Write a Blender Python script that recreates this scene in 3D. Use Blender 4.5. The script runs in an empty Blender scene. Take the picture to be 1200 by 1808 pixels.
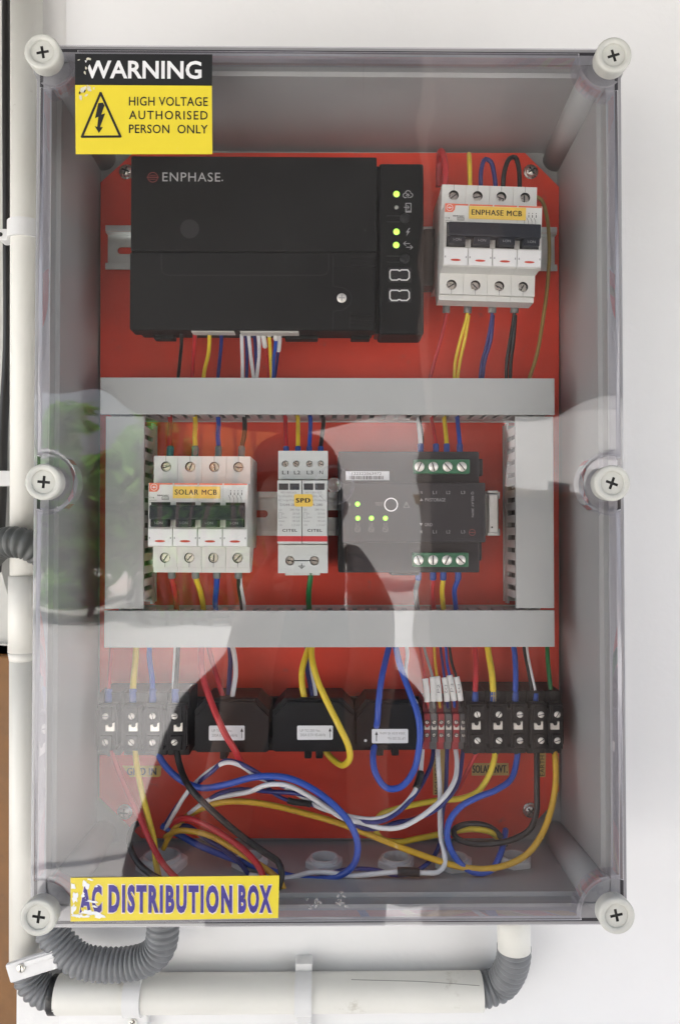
import bpy, bmesh, math, random
from mathutils import Vector, Matrix, Euler
random.seed(7)
SC = bpy.context.scene
COL = SC.collection
rad = math.radians

# ------------------------------------------------------------------ camera
# world: lid front plane y = 0, camera in front of it at y = -0.52, x right, z up, metres
F_PX = 1345.0
CAM_Y = -0.52
PITCH, YAW = rad(1.1), rad(0.64)
cam_d = bpy.data.cameras.new('camera')
cam = bpy.data.objects.new('camera', cam_d)
COL.objects.link(cam)
cam.location = (0, CAM_Y, 0)
cam.rotation_euler = (rad(90) + PITCH, 0, -YAW)
cam_d.sensor_fit = 'VERTICAL'
cam_d.sensor_height = 24.0
cam_d.lens = F_PX / 1808 * 24.0
cam_d.clip_start = 0.01
cam_d.clip_end = 600
SC.camera = cam
ROT = Euler(cam.rotation_euler).to_matrix()

# ------------------------------------------------------------------ world, sun, exposure
SUN_EL, SUN_AZ = rad(46), rad(294)      # azimuth clockwise from +Y
w = bpy.data.worlds.new('World')
SC.world = w
w.use_nodes = True
nt = w.node_tree
sky = nt.nodes.new('ShaderNodeTexSky')
sky.sky_type = 'NISHITA'
sky.sun_disc = False
sky.sun_elevation = SUN_EL
sky.sun_rotation = SUN_AZ
sky.air_density = 1.0
sky.dust_density = 4.0
sky.ozone_density = 1.0
bg = nt.nodes['Background']
bg.inputs["Strength"].default_value = 0.15
hs = nt.nodes.new('ShaderNodeHueSaturation')      # hazy, washed-out sky
hs.inputs['Saturation'].default_value = 0.45
nt.links.new(sky.outputs['Color'], hs.inputs['Color'])
nt.links.new(hs.outputs['Color'], bg.inputs['Color'])
sd = bpy.data.lights.new('sun', 'SUN')
sd.energy = 4.7
sd.angle = rad(0.5)
sd.color = (1.0, 0.95, 0.89)
so = bpy.data.objects.new('sun', sd)
COL.objects.link(so)
so.location = (0, -6, 8)
sv = Vector((math.cos(SUN_EL) * math.sin(SUN_AZ), math.cos(SUN_EL) * math.cos(SUN_AZ), math.sin(SUN_EL)))
so.rotation_euler = sv.to_track_quat('Z', 'Y').to_euler()
vs = SC.view_settings
vs.view_transform = 'Standard'
vs.look = 'None'
vs.gamma = 1
vs.exposure = 1.48
SC.render.engine = 'CYCLES'
cy = SC.cycles
cy.use_denoising = True
try:
    cy.denoiser = 'OPENIMAGEDENOISE'
except Exception:
    pass
cy.max_bounces = 10
cy.diffuse_bounces = 6
cy.glossy_bounces = 5
cy.transmission_bounces = 8
cy.transparent_max_bounces = 24
cy.caustics_reflective = False
cy.caustics_refractive = False
cy.sample_clamp_indirect = 6.0

# ------------------------------------------------------------------ mapping a place in the photograph to the point at depth y
def PX(px, py, y=0.0):
    d = ROT @ Vector(((px - 600) / F_PX, (904 - py) / F_PX, -1.0))
    t = (y - CAM_Y) / d.y
    return Vector((0, CAM_Y, 0)) + d * t
def RX(px, py, dist):
    """point dist metres in front of the lid that the lid mirrors at (px, py)"""
    v = PX(px, py, dist)
    return Vector((v.x, -v.y, v.z))
def RECT(px0, py0, px1, py1, y):
    a, b, c, d = PX(px0, py0, y), PX(px1, py0, y), PX(px0, py1, y), PX(px1, py1, y)
    return (a.x + c.x) / 2, (b.x + d.x) / 2, (c.z + d.z) / 2, (a.z + b.z) / 2

# ------------------------------------------------------------------ materials
MATS = {}
def M(name, col, rough=0.5, metal=0.0, var=0.08, scale=60.0, bump=0.0, bscale=400.0, rvar=0.1, coat=0.0, spec=0.5, emit=None, es=0.0, wear=None, wscale=30.0, wlim=0.62):
    if name in MATS:
        return MATS[name]
    m = bpy.data.materials.new(name)
    m.use_nodes = True
    t = m.node_tree
    b = t.nodes['Principled BSDF']
    L = t.links.new
    tc = t.nodes.new('ShaderNodeTexCoord')
    nz = t.nodes.new('ShaderNodeTexNoise')
    nz.inputs['Scale'].default_value = scale
    nz.inputs['Detail'].default_value = 6
    nz.inputs['Roughness'].default_value = 0.65
    L(tc.outputs['Object'], nz.inputs['Vector'])
    mr = t.nodes.new('ShaderNodeMapRange')
    mr.inputs['From Min'].default_value = 0.25
    mr.inputs['From Max'].default_value = 0.75
    mr.inputs['To Min'].default_value = 1 - var
    mr.inputs['To Max'].default_value = 1 + var
    L(nz.outputs['Fac'], mr.inputs['Value'])
    mx = t.nodes.new('ShaderNodeVectorMath')
    mx.operation = 'SCALE'
    mx.inputs[0].default_value = col[:3]
    L(mr.outputs['Result'], mx.inputs['Scale'])
    last = mx.outputs['Vector']
    if wear:
        n2 = t.nodes.new('ShaderNodeTexNoise')
        n2.inputs['Scale'].default_value = wscale
        n2.inputs['Detail'].default_value = 8
        n2.inputs['Roughness'].default_value = 0.7
        L(tc.outputs['Object'], n2.inputs['Vector'])
        r2 = t.nodes.new('ShaderNodeMapRange')
        r2.inputs['From Min'].default_value = wlim
        r2.inputs['From Max'].default_value = wlim + 0.12
        L(n2.outputs['Fac'], r2.inputs['Value'])
        mm = t.nodes.new('ShaderNodeMix')
        mm.data_type = 'RGBA'
        L(r2.outputs['Result'], mm.inputs[0])
        L(last, mm.inputs[6])
        mm.inputs[7].default_value = (*wear, 1)
        last = mm.outputs[2]
    L(last, b.inputs['Base Color'])
    r = t.nodes.new('ShaderNodeMapRange')
    r.inputs['To Min'].default_value = max(0.02, rough - rvar)
    r.inputs['To Max'].default_value = min(1, rough + rvar)
    L(nz.outputs['Fac'], r.inputs['Value'])
    L(r.outputs['Result'], b.inputs['Roughness'])
    b.inputs['Metallic'].default_value = metal
    b.inputs['Specular IOR Level'].default_value = spec
    b.inputs['Coat Weight'].default_value = coat
    if emit:
        b.inputs['Emission Color'].default_value = (*emit, 1)
        b.inputs['Emission Strength'].default_value = es
    if bump > 0:
        n3 = t.nodes.new('ShaderNodeTexNoise')
        n3.inputs['Scale'].default_value = bscale
        n3.inputs['Detail'].default_value = 4
        L(tc.outputs['Object'], n3.inputs['Vector'])
        bp = t.nodes.new('ShaderNodeBump')
        bp.inputs['Strength'].default_value = bump
        bp.inputs['Distance'].default_value = 0.001
        L(n3.outputs['Fac'], bp.inputs['Height'])
        L(bp.outputs['Normal'], b.inputs['Normal'])
    MATS[name] = m
    return m

WALL = M('painted_plaster', (0.78, 0.775, 0.77), 0.7, var=0.035, scale=5, bump=0.4, bscale=150, rvar=0.05, wear=(0.64, 0.62, 0.60), wscale=11, wlim=0.66)
BOARD = M('painted_board', (0.81, 0.81, 0.815), 0.6, var=0.025, scale=6, bump=0.28, bscale=140, wear=(0.68, 0.665, 0.64), wscale=24, wlim=0.68)
PIPE = M('cream_pvc', (0.72, 0.71, 0.665), 0.42, var=0.05, scale=14, wear=(0.44, 0.41, 0.35), wscale=22, wlim=0.63)
WHITEPL = M('white_plastic', (0.70, 0.70, 0.70), 0.4, var=0.03)
GREYBOX = M('grey_enclosure_plastic', (0.37, 0.375, 0.37), 0.45, var=0.05, scale=25, bump=0.05, bscale=900)
CAPM = M('screw_cap_plastic', (0.52, 0.52, 0.48), 0.45, var=0.06, scale=120, wear=(0.36, 0.33, 0.27), wscale=130, wlim=0.62)
RED = M('red_enamel', (0.86, 0.070, 0.033), 0.38, var=0.12, scale=18, bump=0.12, bscale=300, wear=(0.58, 0.10, 0.07), wscale=75, wlim=0.62)
DUCT = M('grey_duct_pvc', (0.43, 0.443, 0.43), 0.42, var=0.04, scale=20, bump=0.06, bscale=700, wear=(0.42, 0.43, 0.41), wscale=38, wlim=0.66)
DUCTIN = M('duct_inside_pvc', (0.58, 0.59, 0.57), 0.55, var=0.05)
ZINC = M('zinc_plate', (0.70, 0.74, 0.72), 0.33, metal=0.9, var=0.10, scale=90)
STEEL = M('bright_steel', (0.78, 0.76, 0.70), 0.28, metal=0.9, var=0.10, scale=300)
NICKEL = M('nickel_screw', (0.80, 0.77, 0.70), 0.35, metal=0.6, var=0.12, scale=300)
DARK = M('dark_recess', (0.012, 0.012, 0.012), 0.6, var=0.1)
BLACKPL = M('black_matt_plastic', (0.009, 0.0093, 0.0092), 0.5, var=0.15, scale=50, bump=0.08, bscale=1500, spec=0.18)
BLACKGL = M('black_gloss_plastic', (0.016, 0.017, 0.017), 0.3, var=0.1, spec=0.4)
TBLACK = M('black_terminal_plastic', (0.014, 0.013, 0.0135), 0.45, var=0.2, scale=80, spec=0.2)
CTBLACK = M('black_abs', (0.010, 0.010, 0.0115), 0.4, var=0.25, scale=70, spec=0.2)
RELAY = M('charcoal_plastic', (0.032, 0.032, 0.035), 0.5, spec=0.22, var=0.08, scale=60, bump=0.05, bscale=1500)
RELAYF = M('charcoal_front_foil', (0.028, 0.028, 0.031), 0.42, spec=0.22, var=0.06)
MCBW = M('warm_white_plastic', (0.66, 0.66, 0.62), 0.42, var=0.03, scale=60)
MCBF = M('white_glossy_plastic', (0.78, 0.78, 0.76), 0.3, var=0.02)
TOGG = M('dark_blue_grey_plastic', (0.017, 0.020, 0.027), 0.38, spec=0.3, var=0.1)
SPDG = M('pale_grey_plastic', (0.60, 0.62, 0.59), 0.42, var=0.03)
GREENT = M('green_terminal_plastic', (0.035, 0.17, 0.085), 0.4, var=0.1)
YELL = M('yellow_vinyl', (0.72, 0.58, 0.035), 0.38, var=0.04, scale=20, wear=(0.66, 0.55, 0.16), wscale=70, wlim=0.68)
YTAPE = M('yellow_label_tape', (0.80, 0.55, 0.10), 0.42, var=0.05, scale=120)
BUFF = M('buff_label_tape', (0.60, 0.42, 0.14), 0.5, var=0.08, scale=120)
INK = M('black_ink', (0.010, 0.010, 0.010), 0.5, var=0.1)
INKB = M('violet_blue_ink', (0.045, 0.030, 0.23), 0.45, var=0.45, scale=180)
INKP = M('pale_ink', (0.75, 0.65, 0.58), 0.5, var=0.08, scale=100)
INKW = M('white_ink', (0.75, 0.75, 0.75), 0.5, var=0.02)
INKG = M('grey_ink', (0.30, 0.30, 0.30), 0.5, var=0.02)
INKD = M('dim_grey_ink', (0.16, 0.16, 0.16), 0.5, var=0.02)
INKR = M('red_ink', (0.55, 0.055, 0.030), 0.5, var=0.03)
INKRD = M('dark_red_ink', (0.16, 0.030, 0.026), 0.5, var=0.03)
INKO = M('orange_red_ink', (0.72, 0.15, 0.075), 0.5, var=0.03)
REDBAND = M('red_band_plastic', (0.55, 0.045, 0.05), 0.4, var=0.03)
PAPER = M('white_label_paper', (0.78, 0.79, 0.80), 0.5, var=0.02)
BVINYL = M('black_vinyl', (0.012, 0.012, 0.012), 0.4, var=0.1)
TORN = M('torn_vinyl', (0.60, 0.57, 0.45), 0.5, var=0.3, scale=300)
LEDG = M('lit_green_led', (0.2, 0.7, 0.05), 0.3, emit=(0.42, 1.0, 0.05), es=0.45)
LEDC = M('lit_yellow_green_led', (0.5, 0.8, 0.2), 0.3, emit=(0.36, 1.0, 0.03), es=0.6)
LEDO = M('unlit_led', (0.35, 0.36, 0.32), 0.25, var=0.05)
CORR = M('grey_corrugated_pvc', (0.165, 0.172, 0.182), 0.42, var=0.08, scale=40)
CORRD = M('dark_corrugated_pvc', (0.085, 0.09, 0.088), 0.45, var=0.08, scale=40)
WOOD = M('brown_painted_wood', (0.19, 0.080, 0.014), 0.5, var=0.28, scale=16, bump=0.3, bscale=90, wear=(0.11, 0.045, 0.012), wscale=30, wlim=0.6)
PIER = M('grey_white_render', (0.58, 0.58, 0.55), 0.8, var=0.10, scale=14, bump=0.3, bscale=90)
NUTM = M('pale_grey_nylon', (0.66, 0.67, 0.67), 0.4, var=0.03)
FERR_B = M('blue_ferrule_plastic', (0.03, 0.08, 0.33), 0.4)
FERR_T = M('teal_ferrule_plastic', (0.03, 0.14, 0.16), 0.4)
FERR_G = M('grey_ferrule_plastic', (0.20, 0.21, 0.20), 0.45)
SLEEVE = M('white_marker_sleeve', (0.75, 0.74, 0.70), 0.45)
TAPE = M('black_insulating_tape', (0.012, 0.012, 0.013), 0.35, bump=0.5, bscale=500)
WC = {
    'red': M('red_wire_pvc', (0.50, 0.022, 0.028), 0.34, var=0.08),
    'yellow': M('yellow_wire_pvc', (0.76, 0.56, 0.035), 0.34, var=0.08),
    'amber': M('amber_wire_pvc', (0.64, 0.38, 0.03), 0.36, var=0.12, wear=(0.35, 0.16, 0.03), wscale=160, wlim=0.6),
    'blue': M('blue_wire_pvc', (0.018, 0.075, 0.42), 0.34, var=0.08),
    'navy': M('navy_wire_pvc', (0.022, 0.028, 0.17), 0.36, var=0.1),
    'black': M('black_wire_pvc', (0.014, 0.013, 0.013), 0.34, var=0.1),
    'white': M('white_wire_pvc', (0.74, 0.74, 0.74), 0.34, var=0.05),
    'green': M('green_wire_pvc', (0.015, 0.16, 0.045), 0.34, var=0.08),
    'grey': M('grey_wire_pvc', (0.28, 0.29, 0.29), 0.36, var=0.06),
    'olive': M('olive_wire_pvc', (0.33, 0.23, 0.06), 0.40, var=0.12),
}

def lid_material(name, tint, k, dust, wav=0.10):
    m = bpy.data.materials.new(name)
    m.use_nodes = True
    t = m.node_tree
    L = t.links.new
    for n in list(t.nodes):
        if n.type != 'OUTPUT_MATERIAL':
            t.nodes.remove(n)
    out = t.nodes['Material Output']
    tc = t.nodes.new('ShaderNodeTexCoord')
    tr = t.nodes.new('ShaderNodeBsdfTransparent')
    tr.inputs[0].default_value = (*tint, 1)
    gl = t.nodes.new('ShaderNodeBsdfGlossy')
    gl.inputs['Roughness'].default_value = 0.022
    gl.inputs['Color'].default_value = (0.98, 0.98, 1.0, 1)
    wn = t.nodes.new('ShaderNodeTexNoise')
    wn.inputs['Scale'].default_value = 14
    wn.inputs['Detail'].default_value = 1
    L(tc.outputs['Object'], wn.inputs['Vector'])
    bp = t.nodes.new('ShaderNodeBump')
    bp.inputs['Strength'].default_value = wav
    bp.inputs['Distance'].default_value = 0.006
    L(wn.outputs['Fac'], bp.inputs['Height'])
    L(bp.outputs['Normal'], gl.inputs['Normal'])
    fr = t.nodes.new('ShaderNodeFresnel')
    gm = t.nodes.new('ShaderNodeNewGeometry')
    io = t.nodes.new('ShaderNodeMapRange')      # a thin sheet mirrors the same from both sides
    io.inputs['To Min'].default_value = 1.5
    io.inputs['To Max'].default_value = 1 / 1.5
    L(gm.outputs['Backfacing'], io.inputs['Value'])
    L(io.outputs['Result'], fr.inputs['IOR'])
    ml = t.nodes.new('ShaderNodeMath')
    ml.operation = 'MULTIPLY'
    ml.use_clamp = True
    ml.inputs[1].default_value = k
    L(fr.outputs[0], ml.inputs[0])
    mix = t.nodes.new('ShaderNodeMixShader')
    L(ml.outputs[0], mix.inputs[0])
    L(tr.outputs[0], mix.inputs[1])
    L(gl.outputs[0], mix.inputs[2])
    # dust film: a thin veil of matt particles, streaky and spotty
    df = t.nodes.new('ShaderNodeBsdfDiffuse')
    df.inputs['Color'].default_value = (0.62, 0.60, 0.57, 1)
    n1 = t.nodes.new('ShaderNodeTexNoise')
    n1.inputs['Scale'].default_value = 9
    n1.inputs['Detail'].default_value = 9
    n1.inputs['Roughness'].default_value = 0.6
    n1.inputs['Distortion'].default_value = 0.8
    L(tc.outputs['Object'], n1.inputs['Vector'])
    r1 = t.nodes.new('ShaderNodeMapRange')
    r1.inputs['From Min'].default_value = 0.38
    r1.inputs['From Max'].default_value = 0.78
    r1.inputs['To Min'].default_value = dust * 0.35
    r1.inputs['To Max'].default_value = dust * 2.6
    L(n1.outputs['Fac'], r1.inputs['Value'])
    n2 = t.nodes.new('ShaderNodeTexNoise')
    n2.inputs['Scale'].default_value = 330
    n2.inputs['Detail'].default_value = 2
    L(tc.outputs['Object'], n2.inputs['Vector'])
    r2 = t.nodes.new('ShaderNodeMapRange')
    r2.inputs['From Min'].default_value = 0.72
    r2.inputs['From Max'].default_value = 0.80
    r2.inputs['To Max'].default_value = 0.16 if dust > 0 else 0
    L(n2.outputs['Fac'], r2.inputs['Value'])
    ad = t.nodes.new('ShaderNodeMath')
    ad.operation = 'ADD'
    L(r1.outputs[0], ad.inputs[0])
    L(r2.outputs[0], ad.inputs[1])
    # fine wiping scratches, two directions
    tot = ad.outputs[0]
    for ang, sc_, lim in ((38, (420, 60, 9), .73), (-62, (500, 60, 7), .745)):
        mp = t.nodes.new('ShaderNodeMapping')
        mp.inputs['Rotation'].default_value = (0, rad(ang), 0)
        mp.inputs['Scale'].default_value = sc_
        L(tc.outputs['Object'], mp.inputs['Vector'])
        ns = t.nodes.new('ShaderNodeTexNoise')
        ns.inputs['Scale'].default_value = 1
        ns.inputs['Detail'].default_value = 1
        L(mp.outputs['Vector'], ns.inputs['Vector'])
        rs = t.nodes.new('ShaderNodeMapRange')
        rs.inputs['From Min'].default_value = lim
        rs.inputs['From Max'].default_value = lim + .06
        rs.inputs['To Max'].default_value = .05 if dust > 0 else 0
        L(ns.outputs['Fac'], rs.inputs['Value'])
        a2 = t.nodes.new('ShaderNodeMath')
        a2.operation = 'ADD'
        L(tot, a2.inputs[0])
        L(rs.outputs[0], a2.inputs[1])
        tot = a2.outputs[0]
    mix2 = t.nodes.new('ShaderNodeMixShader')
    L(tot, mix2.inputs[0])
    L(mix.outputs[0], mix2.inputs[1])
    L(df.outputs[0], mix2.inputs[2])
    L(mix2.outputs[0], out.inputs['Surface'])
    return m
LID = lid_material('clear_polycarbonate', (0.965, 0.96, 0.97), 2.1, 0.006)
MARKM = lid_material('frosted_polycarbonate', (0.80, 0.80, 0.83), 3.0, 0.16)
LIDRIM = lid_material('clear_polycarbonate_rim', (0.95, 0.94, 0.965), 1.7, 0.0)

# ------------------------------------------------------------------ mesh builder
_text_cache = {}
def text_geo(s, bold, space):
    key = (s, bold, space)
    if key in _text_cache:
        return _text_cache[key]
    cu = bpy.data.curves.new('t', 'FONT')
    cu.body = s
    cu.offset = bold
    cu.space_character = space
    cu.resolution_u = 3
    ob = bpy.data.objects.new('t', cu)
    COL.objects.link(ob)
    dg = bpy.context.evaluated_depsgraph_get()
    dg.update()
    me = bpy.data.meshes.new_from_object(ob.evaluated_get(dg))
    vs_ = [v.co.copy() for v in me.vertices]
    fs = [tuple(p.vertices) for p in me.polygons]
    bpy.data.objects.remove(ob)
    bpy.data.curves.remove(cu)
    bpy.data.meshes.remove(me)
    x0 = min(v.x for v in vs_); x1 = max(v.x for v in vs_)
    y0 = min(v.y for v in vs_); y1 = max(v.y for v in vs_)
    out = ([((v.x - x0) / max(1e-9, x1 - x0), (v.y - y0) / max(1e-9, y1 - y0)) for v in vs_], fs)
    _text_cache[key] = out
    return out

def root_matrix(o):
    m = Matrix.Identity(4)
    while o is not None:
        m = Matrix.Translation(o.location) @ o.rotation_euler.to_matrix().to_4x4() @ m
        o = o.parent
    return m

class MB:
    def __init__(self):
        self.v, self.f, self.m, self.s = [], [], [], []
    def add(self, vs_, fs, mi=0, smooth=False):
        o = len(self.v)
        self.v += [Vector(p) for p in vs_]
        for f in fs:
            self.f.append(tuple(i + o for i in f))
            self.m.append(mi)
            self.s.append(smooth)
        return self
    def from_bm(self, bm, mi=0, smooth=False):
        bm.verts.index_update()
        self.add([v.co.copy() for v in bm.verts], [[v.index for v in f.verts] for f in bm.faces], mi, smooth)
        bm.free()
    def box(self, x0, x1, y0, y1, z0, z1, bev=0.0, mi=0, seg=2, mat=None):
        bm = bmesh.new()
        bmesh.ops.create_cube(bm, size=1)
        for v in bm.verts:
            v.co = Vector(((x0 + x1) / 2 + v.co.x * (x1 - x0), (y0 + y1) / 2 + v.co.y * (y1 - y0), (z0 + z1) / 2 + v.co.z * (z1 - z0)))
        if bev > 0:
            bmesh.ops.bevel(bm, geom=bm.edges[:], offset=bev, segments=seg, profile=0.6, affect='EDGES')
        if mat is not None:
            bmesh.ops.transform(bm, matrix=mat, verts=bm.verts[:])
        self.from_bm(bm, mi)
        return self
    def pbox(self, px0, py0, px1, py1, yf, yb, bev=0.0, mi=0, seg=2):
        x0, x1, z0, z1 = RECT(px0, py0, px1, py1, yf)
        return self.box(x0, x1, yf, yb, z0, z1, bev, mi, seg)
    def cyl(self, p0, p1, r0, r1=None, seg=20, mi=0, caps=True, smooth=True):
        p0, p1 = Vector(p0), Vector(p1)
        r1 = r0 if r1 is None else r1
        d = (p1 - p0).normalized()
        a = d.orthogonal().normalized()
        b = d.cross(a)
        vs_ = []
        for p, r in ((p0, r0), (p1, r1)):
            for i in range(seg):
                t = 2 * math.pi * i / seg
                vs_.append(p + (a * math.cos(t) + b * math.sin(t)) * r)
        self.add(vs_, [(i, (i + 1) % seg, seg + (i + 1) % seg, seg + i) for i in range(seg)], mi, smooth)
        if caps:
            self.add(vs_[:seg], [tuple(reversed(range(seg)))], mi)
            self.add(vs_[seg:], [tuple(range(seg))], mi)
        return self
    def disc(self, c, r, n=(0, -1, 0), seg=20, mi=0, sx=1.0, sz=1.0):
        c = Vector(c)
        self.add([c + Vector((math.cos(2 * math.pi * i / seg) * r * sx, 0, math.sin(2 * math.pi * i / seg) * r * sz)) for i in range(seg)], [tuple(range(seg))], mi)
        return self
    def lathe(self, c, prof, seg=28, mi=0, axis='y', smooth=True):
        """prof: list of (radius, offset along axis)"""
        c = Vector(c)
        vs_, fs = [], []
        for r, h in prof:
            for i in range(seg):
                t = 2 * math.pi * i / seg
                if axis == 'y':
                    vs_.append(c + Vector((r * math.cos(t), h, r * math.sin(t))))
                else:
                    vs_.append(c + Vector((r * math.cos(t), r * math.sin(t), h)))
        for k in range(len(prof) - 1):
            for i in range(seg):
                j = (i + 1) % seg
                fs.append((k * seg + i, k * seg + j, (k + 1) * seg + j, (k + 1) * seg + i))
        self.add(vs_, fs, mi, smooth)
        return self
    def prism(self, poly, y0, y1, mi=0):
        """polygon in (x, z), from y0 (front) to y1 (back)"""
        n = len(poly)
        vs_ = [(p[0], y0, p[1]) for p in poly] + [(p[0], y1, p[1]) for p in poly]
        fs = [tuple(range(n)), tuple(reversed(range(n, 2 * n)))]
        fs += [(i, i + n, (i + 1) % n + n, (i + 1) % n) for i in range(n)]
        self.add(vs_, fs, mi)
        return self
    def xprism(self, poly, x0, x1, mi=0):
        """polygon in (y, z) extruded along x"""
        n = len(poly)
        vs_ = [(x0, p[0], p[1]) for p in poly] + [(x1, p[0], p[1]) for p in poly]
        fs = [tuple(range(n)), tuple(reversed(range(n, 2 * n)))]
        fs += [(i, i + n, (i + 1) % n + n, (i + 1) % n) for i in range(n)]
        self.add(vs_, fs, mi)
        return self
    def holed(self, outer, inners, y0, y1, mi=0, mi_in=None, back=False):
        """plate in xz with holes; front at y0, sides back to y1"""
        bm = bmesh.new()
        loops = []
        for lp in [outer] + inners:
            vv = [bm.verts.new((p[0], y0, p[1])) for p in lp]
            for i in range(len(vv)):
                bm.edges.new((vv[i], vv[(i + 1) % len(vv)]))
            loops.append(vv)
        bmesh.ops.triangle_fill(bm, use_beauty=True, use_dissolve=False, edges=bm.edges[:])
        bm.verts.index_update()
        self.add([v.co.copy() for v in bm.verts], [[v.index for v in f.verts] for f in bm.faces], mi)
        bm.free()
        for k, lp in enumerate([outer] + inners):
            n = len(lp)
            vs_ = [(p[0], y0, p[1]) for p in lp] + [(p[0], y1, p[1]) for p in lp]
            self.add(vs_, [(i, (i + 1) % n, (i + 1) % n + n, i + n) for i in range(n)], mi if k == 0 or mi_in is None else mi_in, k > 0)
        return self
    def text(self, s, x0, x1, z0, z1, y, mi=0, bold=0.0, space=1.0, rot=0, fat=0.0):
        if fat:
            d = (x1 - x0) * fat
            for k, q in enumerate((-d, 0, d)):
                self.text(s, x0 + q, x1 + q, z0, z1, y - .000015 * k, mi, 0.0, space, rot)
            return self
        uv, fs = text_geo(s, bold, space)
        vs_ = []
        for u, v in uv:
            if rot == 90:
                u, v = 1 - v, u
            elif rot == -90:
                u, v = v, 1 - u
            elif rot == 180:
                u, v = 1 - u, 1 - v
            vs_.append((x0 + u * (x1 - x0), y, z0 + v * (z1 - z0)))
        self.add(vs_, fs, mi)
        return self
    def ptext(self, s, px0, py0, px1, py1, y, mi=0, bold=0.0, space=1.0, rot=0, slope=0.0, fat=0.0):
        x0, x1, z0, z1 = RECT(px0, py0, px1, py1, y)
        n = len(self.v)
        self.text(s, x0, x1, z0, z1, y, mi, bold, space, rot, fat)
        if slope:
            for v in self.v[n:]:
                v.z -= (v.x - (x0 + x1) / 2) * slope
        return self
    def poly(self, pts, y, mi=0):
        """flat polygon from photo points"""
        self.add([PX(a, b, y) for a, b in pts], [tuple(range(len(pts)))], mi)
        return self
    def stroke(self, pts, wpx, y, mi=0, closed=False):
        P = [PX(a, b, y) for a, b in pts]
        h = wpx / F_PX * (y - CAM_Y) / 2
        n = len(P)
        for i in range(n if closed else n - 1):
            a, b = P[i], P[(i + 1) % n]
            d = b - a
            if d.length < 1e-7:
                continue
            d.normalize()
            q = Vector((-d.z, 0, d.x)) * h
            e = d * h * 0.6
            yy = Vector((0, -0.000012 * (i % 3), 0))
            self.add([a - e + q + yy, a - e - q + yy, b + e - q + yy, b + e + q + yy], [(0, 1, 2, 3)], mi)
        return self
    def ring(self, px, py, r, wpx, y, mi=0, seg=28, a0=0, a1=360):
        c = PX(px, py, y)
        k = (y - CAM_Y) / F_PX
        vs_, fs = [], []
        n = seg
        for i in range(n + 1):
            t = rad(a0 + (a1 - a0) * i / n)
            for rr in (r - wpx / 2, r + wpx / 2):
                vs_.append((c.x + math.cos(t) * rr * k, y, c.z + math.sin(t) * rr * k))
        for i in range(n):
            fs.append((2 * i, 2 * i + 1, 2 * i + 3, 2 * i + 2))
        self.add(vs_, fs, mi)
        return self
    def pdisc(self, px, py, r, y, mi=0, sx=1, sz=1, seg=20):
        c = PX(px, py, y)
        self.disc(c, r * (y - CAM_Y) / F_PX, seg=seg, mi=mi, sx=sx, sz=sz)
        return self
    def tube(self, pts, r, seg=10, mi=0, caps=True, rf=None, smooth=True):
        """pts: sampled world points; r radius or function of arc length"""
        n = len(pts)
        if n < 2:
            return self
        ts = []
        for i in range(n):
            a = pts[max(0, i - 1)]
            b = pts[min(n - 1, i + 1)]
            ts.append((b - a).normalized())
        u = ts[0].orthogonal().normalized()
        vs_, fs = [], []
        s = 0.0
        for i in range(n):
            if i:
                s += (pts[i] - pts[i - 1]).length
                u = (u - ts[i] * u.dot(ts[i]))
                u = u.normalized() if u.length > 1e-6 else ts[i].orthogonal().normalized()
            vv = ts[i].cross(u)
            rr = rf(s) if rf else r
            for k in range(seg):
                t = 2 * math.pi * k / seg
                vs_.append(pts[i] + (u * math.cos(t) + vv * math.sin(t)) * rr)
        for i in range(n - 1):
            for k in range(seg):
                j = (k + 1) % seg
                fs.append((i * seg + k, i * seg + j, (i + 1) * seg + j, (i + 1) * seg + k))
        self.add(vs_, fs, mi, smooth)
        if caps:
            self.add(vs_[:seg], [tuple(reversed(range(seg)))], mi)
            self.add(vs_[-seg:], [tuple(range(seg))], mi)
        return self
    def mesh(self, name, mats, mtx=None):
        me = bpy.data.meshes.new(name)
        vs_ = self.v if mtx is None else [mtx @ v for v in self.v]
        me.from_pydata([tuple(v) for v in vs_], [], self.f)
        for m in (mats if isinstance(mats, (list, tuple)) else [mats]):
            me.materials.append(m)
        me.polygons.foreach_set('material_index', self.m)
        me.polygons.foreach_set('use_smooth', self.s)
        bm = bmesh.new()
        bm.from_mesh(me)
        bmesh.ops.remove_doubles(bm, verts=bm.verts, dist=1e-7)
        bmesh.ops.recalc_face_normals(bm, faces=bm.faces)
        bm.to_mesh(me)
        bm.free()
        me.update()
        return me
    def build(self, name, mats, parent=None, local=False, kind=None):
        """part: coordinates are world ones unless local; top level: origin set to the lowest middle"""
        if parent is not None:
            mtx = None if local else root_matrix(parent).inverted()
            ob = bpy.data.objects.new(name, self.mesh(name, mats, mtx))
            ob.parent = parent
        else:
            c = Vector((sum(v.x for v in self.v) / len(self.v), sum(v.y for v in self.v) / len(self.v), min(v.z for v in self.v)))
            ob = bpy.data.objects.new(name, self.mesh(name, mats, Matrix.Translation(-c)))
            ob.location = c
        COL.objects.link(ob)
        if kind:
            ob['kind'] = kind
        return ob

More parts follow.
